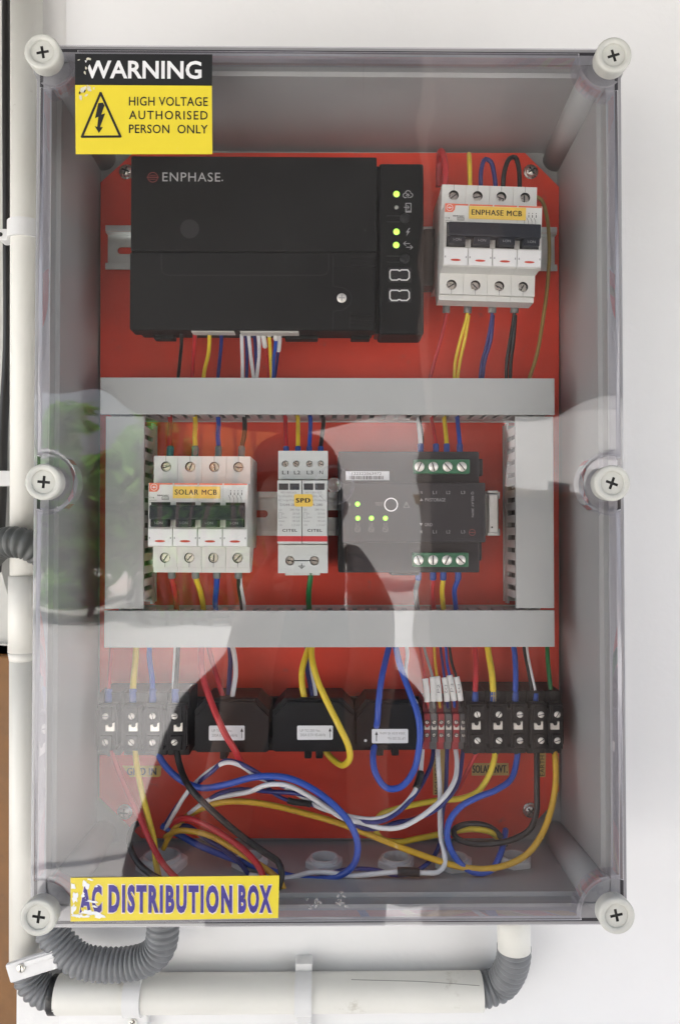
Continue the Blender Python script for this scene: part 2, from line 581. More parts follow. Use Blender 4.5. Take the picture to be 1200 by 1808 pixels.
def tag(o, label, cat, group=None):
    o['label'] = label
    o['category'] = cat
    if group:
        o['group'] = group
    return o
def thing(name, loc, label, cat, group=None, roty=0.0):
    o = bpy.data.objects.new(name, None)
    o.location = loc
    o.rotation_euler = (0, roty, 0)
    o.empty_display_size = 0.01
    COL.objects.link(o)
    return tag(o, label, cat, group)
def dup(o, parent=None):
    c = o.copy()
    COL.objects.link(c)
    c.parent = parent
    for ch in list(o.children):
        dup(ch, c)
    return c
def structure(o):
    o['kind'] = 'structure'
    return o
def circ(cx, cz, r, n=20, a0=0, a1=360, incl=False):
    k = n + 1 if incl else n
    return [(cx + r * math.cos(rad(a0 + (a1 - a0) * i / n)), cz + r * math.sin(rad(a0 + (a1 - a0) * i / n))) for i in range(k)]
def smooth_path(P, step=0.003, alpha=0.5):
    """centripetal Catmull-Rom through P, sampled about every step metres"""
    P = [Vector(p) for p in P]
    if len(P) == 2:
        n = max(2, int((P[1] - P[0]).length / step))
        return [P[0].lerp(P[1], i / n) for i in range(n + 1)]
    Q = [P[0] * 2 - P[1]] + P + [P[-1] * 2 - P[-2]]
    out = []
    for i in range(1, len(Q) - 2):
        p0, p1, p2, p3 = Q[i - 1:i + 3]
        t0 = 0.0
        t1 = t0 + max(1e-5, (p1 - p0).length) ** alpha
        t2 = t1 + max(1e-5, (p2 - p1).length) ** alpha
        t3 = t2 + max(1e-5, (p3 - p2).length) ** alpha
        n = max(2, int((p2 - p1).length / step))
        for k in range(n):
            t = t1 + (t2 - t1) * k / n
            a1 = p0 * ((t1 - t) / (t1 - t0)) + p1 * ((t - t0) / (t1 - t0))
            a2 = p1 * ((t2 - t) / (t2 - t1)) + p2 * ((t - t1) / (t2 - t1))
            a3 = p2 * ((t3 - t) / (t3 - t2)) + p3 * ((t - t2) / (t3 - t2))
            b1 = a1 * ((t2 - t) / (t2 - t0)) + a2 * ((t - t0) / (t2 - t0))
            b2 = a2 * ((t3 - t) / (t3 - t1)) + a3 * ((t - t1) / (t3 - t1))
            out.append(b1 * ((t2 - t) / (t2 - t1)) + b2 * ((t - t1) / (t2 - t1)))
    out.append(P[-1])
    return out
def sub_path(pts, s0, s1):
    L_ = [0.0]
    for i in range(1, len(pts)):
        L_.append(L_[-1] + (pts[i] - pts[i - 1]).length)
    tot = L_[-1]
    if s0 < 0: s0 += tot
    if s1 <= 0: s1 += tot
    def at(s):
        s = min(max(s, 0), tot)
        for i in range(1, len(L_)):
            if L_[i] >= s:
                f = (s - L_[i - 1]) / max(1e-9, L_[i] - L_[i - 1])
                return pts[i - 1].lerp(pts[i], f)
        return pts[-1]
    n = max(2, int((s1 - s0) / 0.002))
    return [at(s0 + (s1 - s0) * i / n) for i in range(n + 1)]

# ================================================================== SETTING
Y_PL = 0.118      # front of the red mounting plate
Y_WALL = 0.140
XW = PX(37, 900, Y_WALL).x
GZ = -1.55
ROOFZ = 0.80
HOUSEZ = 3.4
structure(MB().box(XW, 3.6, Y_WALL, 0.36, GZ, HOUSEZ).box(-4.0, XW - 0.95, Y_WALL, 0.36, GZ, HOUSEZ).build('wall', WALL))
x0, x1, z0, z1 = RECT(112, 0, 1600, 1808, Y_WALL)
structure(MB().box(PX(112, 900, Y_WALL).x, 1.2, Y_WALL - 0.0025, Y_WALL - 0.0002, -0.60, 0.595, 0.001).build('wall_panel', BOARD))
# left of the wall edge: brown door frame below, rough plaster return above
zt = PX(10, 1152, 0.19).z
fr = thing('door_frame', (XW - 0.06, 0.20, GZ), 'brown painted wooden frame left of the conduit at lower left', 'door frame')
MB().box(XW - 0.20, XW - 0.0005, 0.17, 0.30, GZ, zt, 0.002).build('jamb', WOOD, fr)
MB().box(XW - 0.07, XW - 0.062, 0.166, 0.1695, GZ, zt - 0.02, 0.001).build('bead', WOOD, fr)
mb = MB()
poly = [(XW - 0.20, zt + 0.001), (PX(18, 1000, 0.19).x, zt + 0.001), (PX(17, 1060, 0.19).x, PX(17, 1060, 0.19).z), (PX(3, 1010, 0.19).x, PX(0, 1010, 0.19).z),
        (PX(-8, 960, 0.19).x, PX(0, 960, 0.19).z), (PX(-6, 820, 0.19).x, PX(0, 820, 0.19).z), (PX(8, 690, 0.19).x, PX(0, 690, 0.19).z), (PX(17, 610, 0.19).x, PX(0, 610, 0.19).z), (PX(13, 420, 0.19).x, PX(0, 420, 0.19).z),
        (PX(11, 250, 0.19).x, PX(0, 250, 0.19).z), (PX(4, 60, 0.19).x, PX(0, 60, 0.19).z), (PX(2, -60, 0.19).x, HOUSEZ), (XW - 0.20, HOUSEZ)]
mb.prism(poly, 0.19, 0.23)
structure(mb.build('plaster_return', PIER))
mb = MB()
for i in range(26):
    c = PX(random.uniform(-6, 16), random.uniform(1140, 1156), 0.185)
    s = random.uniform(0.002, 0.006)
    mb.box(c.x - s, c.x + s, 0.182, 0.189, c.z - s * .6, c.z + s * .6, 0.0008, mat=None)
mb.build('broken_plaster_edge', PIER, kind='stuff')
structure(MB().box(XW - 0.9, XW - 0.0005, 0.33, 0.36, GZ, HOUSEZ).build('dark_gap_panel', DARK))  # near-black sheet standing in for the shade inside the gap
# porch: ground, eave, added dark panel
GROUND = M('pale_concrete', (0.72, 0.71, 0.69), 0.8, var=0.12, scale=1.2, bump=0.2, bscale=30)
structure(MB().box(-150, 150, -300, 6, GZ - 0.3, GZ).build('ground', GROUND))
CEIL = M('dark_eave_paint', (0.10, 0.095, 0.09), 0.6, var=0.15, scale=3)
structure(MB().box(-1.7, 2.2, -0.34, Y_WALL - .0005, 0.60, 0.66, 0.004).build('eave', CEIL))
bz = RX(600, 742, 2.6).z
bl = thing('added_panel', (0.0, -2.6, bz), 'added dark cloth blind hanging in front, mirrored at the top of the lid', 'panel')  # invented: darkens the mirrored band, leaves the sky open above
PANELM = M('dark_panel_cloth', (0.030, 0.027, 0.025), 0.85, var=0.15, scale=6, bump=0.2, bscale=40)
hem = [(-260, 650), (60, 678), (120, 690), (185, 700), (235, 733), (300, 740), (400, 752), (500, 764), (600, 748), (650, 738), (700, 731), (760, 744), (830, 741), (900, 733), (1000, 722), (1090, 700), (1400, 690)]
hem = [(RX(a, b, 2.6).x, RX(a, b, 2.6).z) for a, b in hem]
MB().prism(hem + [(hem[-1][0], 1.95), (hem[0][0], 1.95)], -2.606, -2.594).build('cloth', PANELM, bl)
MB().tube(smooth_path([Vector((a, -2.6, b)) for a, b in hem], .03), .009, 8).build('hem', PANELM, bl)
MB().box(-1.95, 1.95, -2.64, -2.56, 1.9501, 2.03, 0.008).build('head_rail', PANELM, bl)
for x in (-1.88, 1.88):
    MB().box(x - .03, x + .03, -2.70, -2.641, GZ + .0005, 2.03, 0.004).build('post', PANELM, bl)

# ================================================================== ENCLOSURE
box = thing('distribution_box', (0.0, 0.10, PX(580, 1630, 0.016).z), 'large grey wall box with clear screwed lid full of wiring', 'electrical box')
Yr = 0.016
ox0, ox1, oz0, oz1 = RECT(59.5, 83.5, 1101, 1635.5, Yr)
ix0, ix1, iz0, iz1 = RECT(87, 112, 1073, 1597, Yr)
bx0, bx1, bz0, bz1 = RECT(175, 268, 986, 1484, 0.124)
def rrect(x0, x1, z0, z1, r, n=6):
    P = []
    for cx, cz, a in ((x1 - r, z1 - r, 0), (x0 + r, z1 - r, 90), (x0 + r, z0 + r, 180), (x1 - r, z0 + r, 270)):
        for i in range(n + 1):
            t = rad(a + 90 * i / n)
            P.append((cx + r * math.cos(t), cz + r * math.sin(t)))
    return P
mb = MB()
O = rrect(ox0, ox1, oz0, oz1, 0.010)
I = rrect(ix0, ix1, iz0, iz1, 0.012)
Bk = rrect(bx0, bx1, bz0, bz1, 0.016)
n = len(O)
def loop(P, y): return [(p[0], y, p[1]) for p in P]
O2 = rrect(ox0 + .004, ox1 - .004, oz0 + .004, oz1 - .004, 0.010)
# outer shell, rim, inner walls, back
I2 = rrect(ix0 + 0.003, ix1 - 0.003, iz0 + 0.003, iz1 - 0.003, 0.012)
rings = [loop(O2, 0.1385), loop(O, Yr + 0.006), loop(O, Yr + 0.001), loop(rrect(ox0 + .001, ox1 - .001, oz0 + .001, oz1 - .001, .010), Yr), loop(I, Yr), loop(I, Yr + 0.010), loop(I2, Yr + 0.011), loop(Bk, 0.124)]
vs_ = [p for r in rings for p in r]
fs = []
for k in range(len(rings) - 1):
    for i in range(n):
        j = (i + 1) % n
        fs.append((k * n + i, k * n + j, (k + 1) * n + j, (k + 1) * n + i))
fs.append(tuple(range((len(rings) - 1) * n, len(rings) * n)))
fs.append(tuple(range(n)))
mb.add(vs_, fs)
# corner bosses that take the lid screws
for px, py, bx, by in ((97, 120, 184, 282), (1063, 120, 978, 284), (97, 1586, 184, 1470), (1063, 1586, 978, 1470)):
    a, b = PX(px, py, Yr + 0.001), PX(bx, by, 0.1235)
    mb.cyl(a, b, 0.015, 0.010, seg=28)
# plate standoffs in the corners
for px, py in ((222, 305), (936, 304), (220, 1432), (936, 1430)):
    a = PX(px, py, Y_PL + 0.0025)
    mb.cyl(a, (a.x, 0.1239, a.z), 0.009, seg=16)
body = mb.build('body', GREYBOX, box)

# red mounting plate
mb = MB()
pl = [(236, 270), (926, 270), (986, 330), (986, 1395), (978, 1416), (934, 1462), (900, 1480), (250, 1480), (176, 1408), (178, 322)]
mb.prism([(PX(a, b, Y_PL).x, PX(a, b, Y_PL).z) for a, b in pl], Y_PL, Y_PL + 0.0022)
plate = mb.build('mounting_plate', RED, box)
def phillips(mb, c, r, y, h=0.002, rot=0.0, mi=0, md=1, slot=False):
    """domed screw head, front at y-h, centre c"""
    prof = [(r, 0), (r, -h * 0.35), (r * 0.8, -h * 0.75), (r * 0.45, -h), (0.00001, -h * 1.02)]
    mb.lathe((c.x, y, c.z), prof, seg=16, mi=mi)
    for a in ((0,) if slot else (0, 90)):
        q = Matrix.Translation((c.x, y - h * 1.03, c.z)) @ Matrix.Rotation(rad(a + rot), 4, 'Y')
        mb.box(-r * 0.72, r * 0.72, -0.00006 - 0.00002 * (a > 0), h * 0.3, -r * 0.13, r * 0.13, 0, md, mat=q)
for i, (px, py) in enumerate(((224, 304), (936, 304), (221, 1433), (935, 1430))):
    mb = MB()
    c = PX(px, py, Y_PL)
    mb.lathe((c.x, Y_PL - 0.0001, c.z), [(0.0062, 0), (0.0062, -0.0008), (0.002, -0.0008)], seg=20)
    phillips(mb, c, 0.0048, Y_PL - 0.0008, 0.003, 20 + 37 * i)
    mb.build('plate_screw', [STEEL, DARK], plate)

# black rubber gasket lying in the groove of the rim
G0 = rrect(ox0 + .0026, ox1 - .0026, oz0 + .0026, oz1 - .0026, .009)
G1 = rrect(ox0 + .0048, ox1 - .0048, oz0 + .0048, oz1 - .0048, .008)
mb = MB()
mb.holed(G0, [G1], Yr - .0002, Yr + .0005)
mb.build('gasket', M('black_rubber', (.03, .03, .035), .6), box)
# clear lid: shallow tray with scalloped screw pockets
scr = [(75, 91), (1083, 97), (1080, 853), (1088, 1617), (68, 1620), (77, 851)]
lx0, lx1, lz0, lz1 = RECT(62.5, 87, 1098, 1631, 0.0)
kpx = 0.52 / F_PX
def lid_outline(inset):
    x0, x1, z0, z1 = lx0 + inset, lx1 - inset, lz0 + inset, lz1 - inset
    def C(i): return PX(scr[i][0], scr[i][1], 0.0)
    R = 60 * kpx + inset
    Rm = 49 * kpx + inset
    P = []
    def corner(c, xe, ze, sx, sz):
        # arc that cuts the corner at (xe, ze): from the point on the vertical edge to the one on the horizontal edge
        dx, dz = xe - c.x, ze - c.z
        pv = (xe, c.z - sz * math.sqrt(max(0, R * R - dx * dx)))
        ph = (c.x - sx * math.sqrt(max(0, R * R - dz * dz)), ze)
        return pv, ph
    def arc(c, p, q, r, nn=14):
        a0 = math.atan2(p[1] - c.z, p[0] - c.x)
        a1 = math.atan2(q[1] - c.z, q[0] - c.x)
        while a1 - a0 > math.pi: a1 -= 2 * math.pi
        while a1 - a0 < -math.pi: a1 += 2 * math.pi
        return [(c.x + r * math.cos(a0 + (a1 - a0) * i / nn), c.z + r * math.sin(a0 + (a1 - a0) * i / nn)) for i in range(nn + 1)]
    # counter-clockwise seen from the camera: start bottom-left
    c = C(4); pv, ph = corner(c, x0, z0, -1, -1); P += arc(c, pv, ph, R)
    c = C(3); pv, ph = corner(c, x1, z0, 1, -1); P += arc(c, ph, pv, R)
    c = C(2); d = math.sqrt(Rm * Rm - (x1 - c.x) ** 2); P += arc_mid(c, x1, d, Rm, 1)
    c = C(1); pv, ph = corner(c, x1, z1, 1, 1); P += arc(c, pv, ph, R)
    c = C(0); pv, ph = corner(c, x0, z1, -1, 1); P += arc(c, ph, pv, R)
    c = C(5); d = math.sqrt(Rm * Rm - (x0 - c.x) ** 2); P += arc_mid(c, x0, d, Rm, -1)
    return P
def arc_mid(c, xe, d, r, side, nn=18):
    a0 = math.atan2(-d if side > 0 else d, xe - c.x)
    a1 = math.atan2(d if side > 0 else -d, xe - c.x)
    if side > 0:
        if a0 > 0: a0 -= 2 * math.pi
        a1 = a1 - 2 * math.pi if a1 > 0 else a1
        # sweep through the inner side (pi)
        if a0 < a1: a0, a1 = a0, a1
        a0 = a0 % (2 * math.pi); a1 = a1 % (2 * math.pi)
        if a1 > a0: a0 += 2 * math.pi
    else:
        if a0 < 0: a0 += 2 * math.pi
        if a1 > 0: a1 -= 2 * math.pi
        # sweep through 0
    return [(c.x + r * math.cos(a0 + (a1 - a0) * i / nn), c.z + r * math.sin(a0 + (a1 - a0) * i / nn)) for i in range(nn + 1)]
mb = MB()
ins = [(-0.0008, Yr - 0.0005), (0.0, 0.0040), (0.0004, 0.0022), (0.0014, 0.0009), (0.0028, 0.0002), (0.0042, 0.0)]
outs = [loop(lid_outline(i), y) for i, y in ins]
n = len(outs[0])
vs_ = [p for r in outs for p in r]
fs = []
for k in range(len(outs) - 1):
    for i in range(n):
        j = (i + 1) % n
        fs.append((k * n + i, k * n + j, (k + 1) * n + j, (k + 1) * n + i))
mb.add(vs_, fs, 1, True)
mb.holed([(p[0], p[2]) for p in outs[-1]], [], 0.0, 0.0, 0)
# inner face of the side walls, a wall's thickness in
ins2 = [(0.0030, Yr - 0.0005), (0.0030, 0.0032)]
o2 = [loop(lid_outline(i), y) for i, y in ins2]
vs_ = [p for r in o2 for p in r]
mb.add(vs_, [(i, (i + 1) % n, n + (i + 1) % n, n + i) for i in range(n)], 1, True)
# flange foot all round, standing on the rim of the box
fo = rrect(ox0 + .0012, ox1 - .0012, oz0 + .0012, oz1 - .0012, 0.009)
mb.holed(fo, [[(p[0], p[2]) for p in o2[0]]], Yr - 0.0024, Yr - 0.0006, 1)
# floors of the screw pockets, just behind the caps
for i, (px, py) in enumerate(scr):
    c = PX(px, py, 0.0)
    R = (60 if i in (0, 1, 3, 4) else 49) * kpx - 0.0002
    pts = circ(c.x, c.z, R, 40)
    pts = [(min(max(a, lx0), lx1), min(max(b, lz0), lz1)) for a, b in pts]
    mb.holed(pts, [], 0.0034, 0.0034, 1)
lid = mb.build('lid', [LID, LIDRIM], box)
lid['label'] = 'clear reflective lid'
def capscrew(c, rot, nick):
    mb = MB()
    R = 32.5 * (0.52 - 0.006) / F_PX
    r = R * 0.64
    mb.lathe((c.x, 0, c.z), [(R * 0.95, 0.0030), (R * 0.96, 0.000), (R * 0.975, -0.003), (R * 0.985, -0.0055), (R * 0.95, -0.0066), (R * 0.9, -0.0070), (r * 1.05, -0.0068), (r, -0.0060), (r * 0.99, -0.0052)], seg=44)
    cr = []
    q = R * 0.34; h = R * 0.075
    base = [(q, -h), (q, h), (h, h), (h, q), (-h, q), (-h, h), (-q, h), (-q, -h), (-h, -h), (-h, -q), (h, -q), (h, -h)]
    ca, sa = math.cos(rad(rot)), math.sin(rad(rot))
    base = [(c.x + ca * a - sa * b, c.z + sa * a + ca * b) for a, b in base]
    mb.holed(circ(c.x, c.z, r * 0.995, 44), [base], -0.0053, -0.0040, 0, 1)
    mb.add([(a, -0.0040, b) for a, b in base], [tuple(range(12))], 1)
    return mb
for i, (px, py) in enumerate(scr):
    c = PX(px, py, -0.006)
    c.y = 0
    capscrew(c, (10, 17, -20, 12, -8, -5)[i], i).build('lid_screw', [CAPM, DARK], lid)
# gate mark moulded in the middle of the lid
c = PX(590, 856, 0)
GATEM = MARKM
mb = MB()
mb.lathe((c.x, 0.0006, c.z), [(0.0051, 0), (0.0050, -0.0016), (0.0044, -0.0020), (0.0034, -0.0014), (0.00001, -0.0014)], seg=28)
mb.build('gate_mark', GATEM, lid)
mb = MB()
mb.lathe((c.x, 0.0, c.z), [(0.0138, 0.0001), (0.0134, -0.0005), (0.0128, -0.0007), (0.0122, -0.0005), (0.0119, 0.0001)], seg=40)
mb.build('gate_ring', LIDRIM, lid)
for px, py in ((557, 1592), (600, 1590)):
    mb = MB()
    for k in range(11):
        a = random.uniform(0, 360)
        rr = random.uniform(0, 17)
        c = PX(px + rr * math.cos(rad(a)), py + rr * math.sin(rad(a)), -0.0003)
        q = Matrix.Translation(c) @ Matrix.Rotation(rad(random.uniform(0, 180)), 4, 'Y')
        mb.box(-.0011, .0011, -0.0004, 0.0002, -.0006, .0006, 0.0002, mat=q)
    mb.build('moulded_mark', GATEM, lid)

# gland nuts standing on the floor of the box
def zfloor(y):
    t = (y - Yr) / (0.124 - Yr)
    return iz0 + (bz0 - iz0) * t
nut_x = [(286, 1497, 1.22, .072), (441, 1497, .90, .076), (572, 1497, .92, .074), (699, 1497, .92, .074), (800, 1500, .95, .072), (908, 1497, .85, .076)]
nuts = []
for px, py, s, y in nut_x:
    x = PX(px, py, y).x
    z = zfloor(y) + 0.0004
    mb = MB()
    R = 0.0165 * s
    hexo = [(R * math.cos(rad(60 * k + 12)), R * math.sin(rad(60 * k + 12))) for k in range(6)]
    rin = R * 0.62
    H = 0.0065 * s
    vs_, fs = [], []
    seg = 24
    def hexr(t):
        # radius of the hexagon at angle t
        a = (t - rad(12)) % rad(60) - rad(30)
        return R * math.cos(rad(30)) / math.cos(a)
    for k in range(seg):
        t = 2 * math.pi * k / seg
        ro = hexr(t)
        for rr, zz in ((ro, 0), (ro, H * 0.86), (ro * 0.95, H), (rin * 1.18, H), (rin * 1.15, H * 1.35), (rin, H * 1.35), (rin * .98, 0)):
            vs_.append((x + rr * math.cos(t), y + rr * math.sin(t), z + zz))
    for k in range(seg):
        j = (k + 1) % seg
        for q in range(6):
            fs.append((k * 7 + q, j * 7 + q, j * 7 + q + 1, k * 7 + q + 1))
    mb.add(vs_, fs)
    mb.cyl((x, y, z + 0.0002), (x, y, z + 0.0005), rin * 0.97, seg=20, mi=1)
    mb.build('gland_nut', [NUTM, DARK], box)

# ---------------------------------------------------------------- stickers on the lid
ys = -0.0006
st = thing('warning_sticker', PX(254, 272, ys), 'black and yellow WARNING high voltage sticker at the top left of the lid', 'sticker')
def rwarp(pts, y): return [(PX(a, b, y).x, PX(a, b, y).z) for a, b in pts]
MB().prism(rwarp([(133, 150), (374, 151.5), (375, 272), (134, 272)], ys), ys, ys + 0.0003).build('yellow_panel', YELL, st)
MB().prism(rwarp([(133, 95), (375, 96), (374.3, 151), (133, 149.6)], ys), ys, ys + 0.0003).build('black_panel', BVINYL, st)
yl = ys - 0.00015
MB().ptext('WARNING', 150, 107, 356, 139, yl, bold=0.022, space=1.0).build('heading', INKW, st)
mb = MB()
mb.ptext('HIGH VOLTAGE', 228, 171, 367, 187, yl, bold=0.010, space=1.05)
mb.ptext('AUTHORISED', 228, 195.5, 367, 211, yl, bold=0.010, space=1.2)
mb.ptext('PERSON  ONLY', 228, 220, 367, 235.5, yl, bold=0.010, space=1.05)
mb.build('wording', INK, st)
mb = MB()
mb.stroke([(178, 164), (213, 241), (145, 241.5)], 4.2, yl, closed=True)
mb.poly([(182, 181), (174, 182), (168, 209), (174, 206), (172, 224), (167.5, 222.5), (175, 235), (182, 224.5), (177, 224.5), (186, 200), (179, 202.5), (185, 186)], yl - .00005)
mb.build('voltage_symbol', INK, st)
mb = MB()
def jag(px, py, rx, ry, n_=17, x_min=0):
    ph = random.uniform(0, 6)
    out = []
    for q in range(n_):
        a = 2 * math.pi * q / n_
        k_ = random.uniform(.55, 1.25) * (1 + .35 * math.sin(2 * a + ph))
        out.append((max(x_min, px + rx * k_ * math.cos(a)), py + ry * k_ * math.sin(a)))
    return out
for k, (px, py, rx, ry, mi_) in enumerate(((155, 113, 4.5, 13, 1), (158, 104, 3.5, 3, 0), (150, 128, 2, 3, 0), (147, 158, 7, 4, 0), (157, 156, 3.5, 6, 0), (143, 173, 4, 3.5, 0), (153, 168, 3, 2.5, 0), (166, 156, 2, 1.5, 0), (139, 106, 2, 1.3, 0), (152, 120, 1.3, 4, 0), (141, 164, 2, 2, 1), (150, 161, 1.6, 2.5, 1))):
    mb.poly(jag(px, py, rx, ry, x_min=134.5), yl - 0.00008 - 0.000006 * k, mi=mi_)
mb.build('torn_patch', [TORN, BVINYL], st)

st = thing('name_sticker', PX(308, 1624, ys), 'yellow AC DISTRIBUTION BOX sticker at the bottom left of the lid', 'sticker')
MB().prism(rwarp([(125, 1550), (493, 1546), (491, 1621), (125, 1627)], ys), ys, ys + 0.0003).build('yellow_panel', YELL, st)
mb = MB()
for s_, a, b in (('AC', 141, 180), ('DISTRIBUTION', 192, 410), ('BOX', 421, 480)):
    mb.ptext(s_, a - 1.6, 1560.5, b + 1.6, 1614.5, yl, mi=1, bold=0.074, space=1.28, slope=0.010)
    mb.ptext(s_, a, 1562.5, b, 1612.5, yl - .0001, mi=0, bold=0.052, space=1.28, slope=0.010)
mb.build('lettering', [INKB, INKP], st)
mb = MB()
for k, (px, py, rx, ry, mi_) in enumerate(((129, 1565, 5, 9, 0), (133, 1585, 7, 7, 0), (129, 1606, 6, 12, 0), (140, 1617, 12, 5, 0), (158, 1611, 14, 5, 0), (175, 1616, 12, 5, 0), (152, 1562, 5, 9, 0), (147, 1580, 4, 4, 0),
      (163, 1592, 9, 2.5, 0), (136, 1598, 4, 3, 1), (168, 1601, 5, 2, 0), (146, 1606, 3, 4, 1), (171, 1565, 2.5, 1.5, 0), (160, 1553, 6, 2, 0), (150, 1616, 4, 2, 1), (166, 1617, 4, 1.6, 1))):
    mb.poly([(a, min(1623, max(1551, b))) for a, b in jag(px, py, rx, ry, x_min=126)], yl - 0.0002 - 0.000006 * k, mi=mi_)
mb.build('torn_patch', [PAPER, YELL], st)

# ---------------------------------------------------------------- slotted wiring ducts
Yd = 0.066
fing = None
def duct(label, px0, py0, px1, py1, yf, slots, vertical=False):
    """slots: 'down', 'up', 'left', 'right' -> the side whose fingers the photo shows"""
    global fing
    x0, x1, z0, z1 = RECT(px0, py0, px1, py1, yf)
    t = thing('wiring_duct', ((x0 + x1) / 2, Y_PL, z0), label, 'wiring duct', 'slotted grey wiring ducts')
    mb = MB()
    if not vertical:
        mb.box(x0, x1, yf, yf + 0.0018, z0, z1, 0.0006)
        mb.box(x0, x1, yf + 0.0019, yf + 0.004, z1 - 0.0016, z1 - 0.0002)
        mb.box(x0, x1, yf + 0.0019, yf + 0.004, z0 + 0.0002, z0 + 0.0016)
    else:
        mb.box(x0, x1, yf, yf + 0.0018, z0, z1, 0.0006)
        mb.box(x0 + .0002, x0 + .0016, yf + 0.0019, yf + 0.004, z0, z1)
        mb.box(x1 - .0016, x1 - .0002, yf + 0.0019, yf + 0.004, z0, z1)
    mb.build('cover', DUCT, t)
    mb = MB()
    mb.box(x0 + .001, x1 - .001, Y_PL - 0.0022, Y_PL - 0.0003, z0 + .001, z1 - .001)
    # the far side is one wall, the near sides stand as fingers
    sides = {'down': ('up',), 'up': ('down',), 'left': ('right',), 'right': ('left',)}[slots]
    for s in sides:
        if s == 'up': mb.box(x0, x1, yf + .0095, Y_PL - .0024, z1 - .0035, z1 - .002)
        if s == 'down': mb.box(x0, x1, yf + .0095, Y_PL - .0024, z0 + .002, z0 + .0035)
        if s == 'right': mb.box(x1 - .0035, x1 - .002, yf + .0095, Y_PL - .0024, z0, z1)
        if s == 'left': mb.box(x0 + .002, x0 + .0035, yf + .0095, Y_PL - .0024, z0, z1)
    if slots in ('down', 'up'):
        zz = z0 + .002 if slots == 'down' else z1 - .0035
        mb.box(x0, x1, Y_PL - .012, Y_PL - .0024, zz, zz + .0015)
    else:
        xx = x0 + .002 if slots == 'left' else x1 - .0035
        mb.box(xx, xx + .0015, Y_PL - .012, Y_PL - .0024, z0, z1)
    mb.build('trough', DUCTIN, t)
    MB().box(x0 + .006, x1 - .006, yf + .006, Y_PL - .008, z0 + .006, z1 - .006, .003).build('slot_shade_block', WC['black'], t)  # solid black block, added so the slots look dark with shade
    pitch, wdt = 0.0100, 0.0062
    y0, y1 = yf + 0.0045, Y_PL - 0.0121
    fm = None
    length = (x1 - x0) if not vertical else (z1 - z0)
    k = int(length / pitch)
    off = (length - k * pitch) / 2
    for i in range(k):
        a = off + (i + 0.5) * pitch
        if fm is None:
            f = MB()
            if not vertical:
                f.box(-wdt / 2, wdt / 2, y0 - t.location.y, y1 - t.location.y, 0, 0.0015, 0.0003, seg=1)
            else:
                f.box(0, 0.0015, y0 - t.location.y, y1 - t.location.y, -wdt / 2, wdt / 2, 0.0003, seg=1)
            fm = f.mesh('finger', DUCTIN)
        o = bpy.data.objects.new('finger', fm)
        o.parent = t
        if not vertical:
            o.location = (x0 + a - t.location.x, 0, (z0 + .002 if slots == 'down' else z1 - .0035) - t.location.z)
        else:
            o.location = ((x0 + .002 if slots == 'left' else x1 - .0035) - t.location.x, 0, z0 + a - t.location.z)
        COL.objects.link(o)
    return t
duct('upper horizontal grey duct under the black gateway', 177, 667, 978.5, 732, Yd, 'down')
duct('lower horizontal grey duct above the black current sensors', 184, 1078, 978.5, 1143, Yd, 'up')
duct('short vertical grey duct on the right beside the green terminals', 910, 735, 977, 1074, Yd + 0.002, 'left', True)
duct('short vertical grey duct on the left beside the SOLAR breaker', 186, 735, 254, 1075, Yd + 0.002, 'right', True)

# ---------------------------------------------------------------- DIN rails
def rail(label, px0, px1, py0, py1, holes):
    yf = 0.1085
    x0, x1, z0, z1 = RECT(px0, py0, px1, py1, yf)
    t = thing('din_rail', ((x0 + x1) / 2, Y_PL, z0), label, 'mounting rail', 'steel mounting rails')
    lip = 0.0048
    mb = MB()
    H = [circ(PX(h, 900, 0.1165).x, (z0 + z1) / 2, 0.0001, 4) for h in []]
    inn = []
    for h in holes:
        cx = PX(h, 900, 0.1160).x
        cz = (z0 + z1) / 2
        r = 0.0030
        inn.append([(cx + .005 + r * math.cos(rad(a)), cz + r * math.sin(rad(a))) for a in range(-90, 91, 20)] + [(cx - .005 + r * math.cos(rad(a)), cz + r * math.sin(rad(a))) for a in range(90, 271, 20)])
    mb.holed([(x0, z0 + lip), (x1, z0 + lip), (x1, z1 - lip), (x0, z1 - lip)], inn, 0.1160, 0.1172)
    for s in (0, 1):
        za, zb = (z0, z0 + lip) if s == 0 else (z1 - lip, z1)
        mb.box(x0, x1, yf, yf + .001, za, zb, .0003, seg=1)
        zc = z0 + lip if s == 0 else z1 - lip - .001
        mb.box(x0, x1, yf + .0011, 0.1158, zc + (0.00005 if s else -0.00005), zc + .001)
    mb.build('rail', ZINC, t)
    return t
rail('upper steel rail behind the black gateway and upper right breaker', 186, 983, 399, 477, (222, 760))
rail('middle steel rail carrying the SOLAR breaker, SPD and relay', 266, 882, 868, 946, (456, 592))

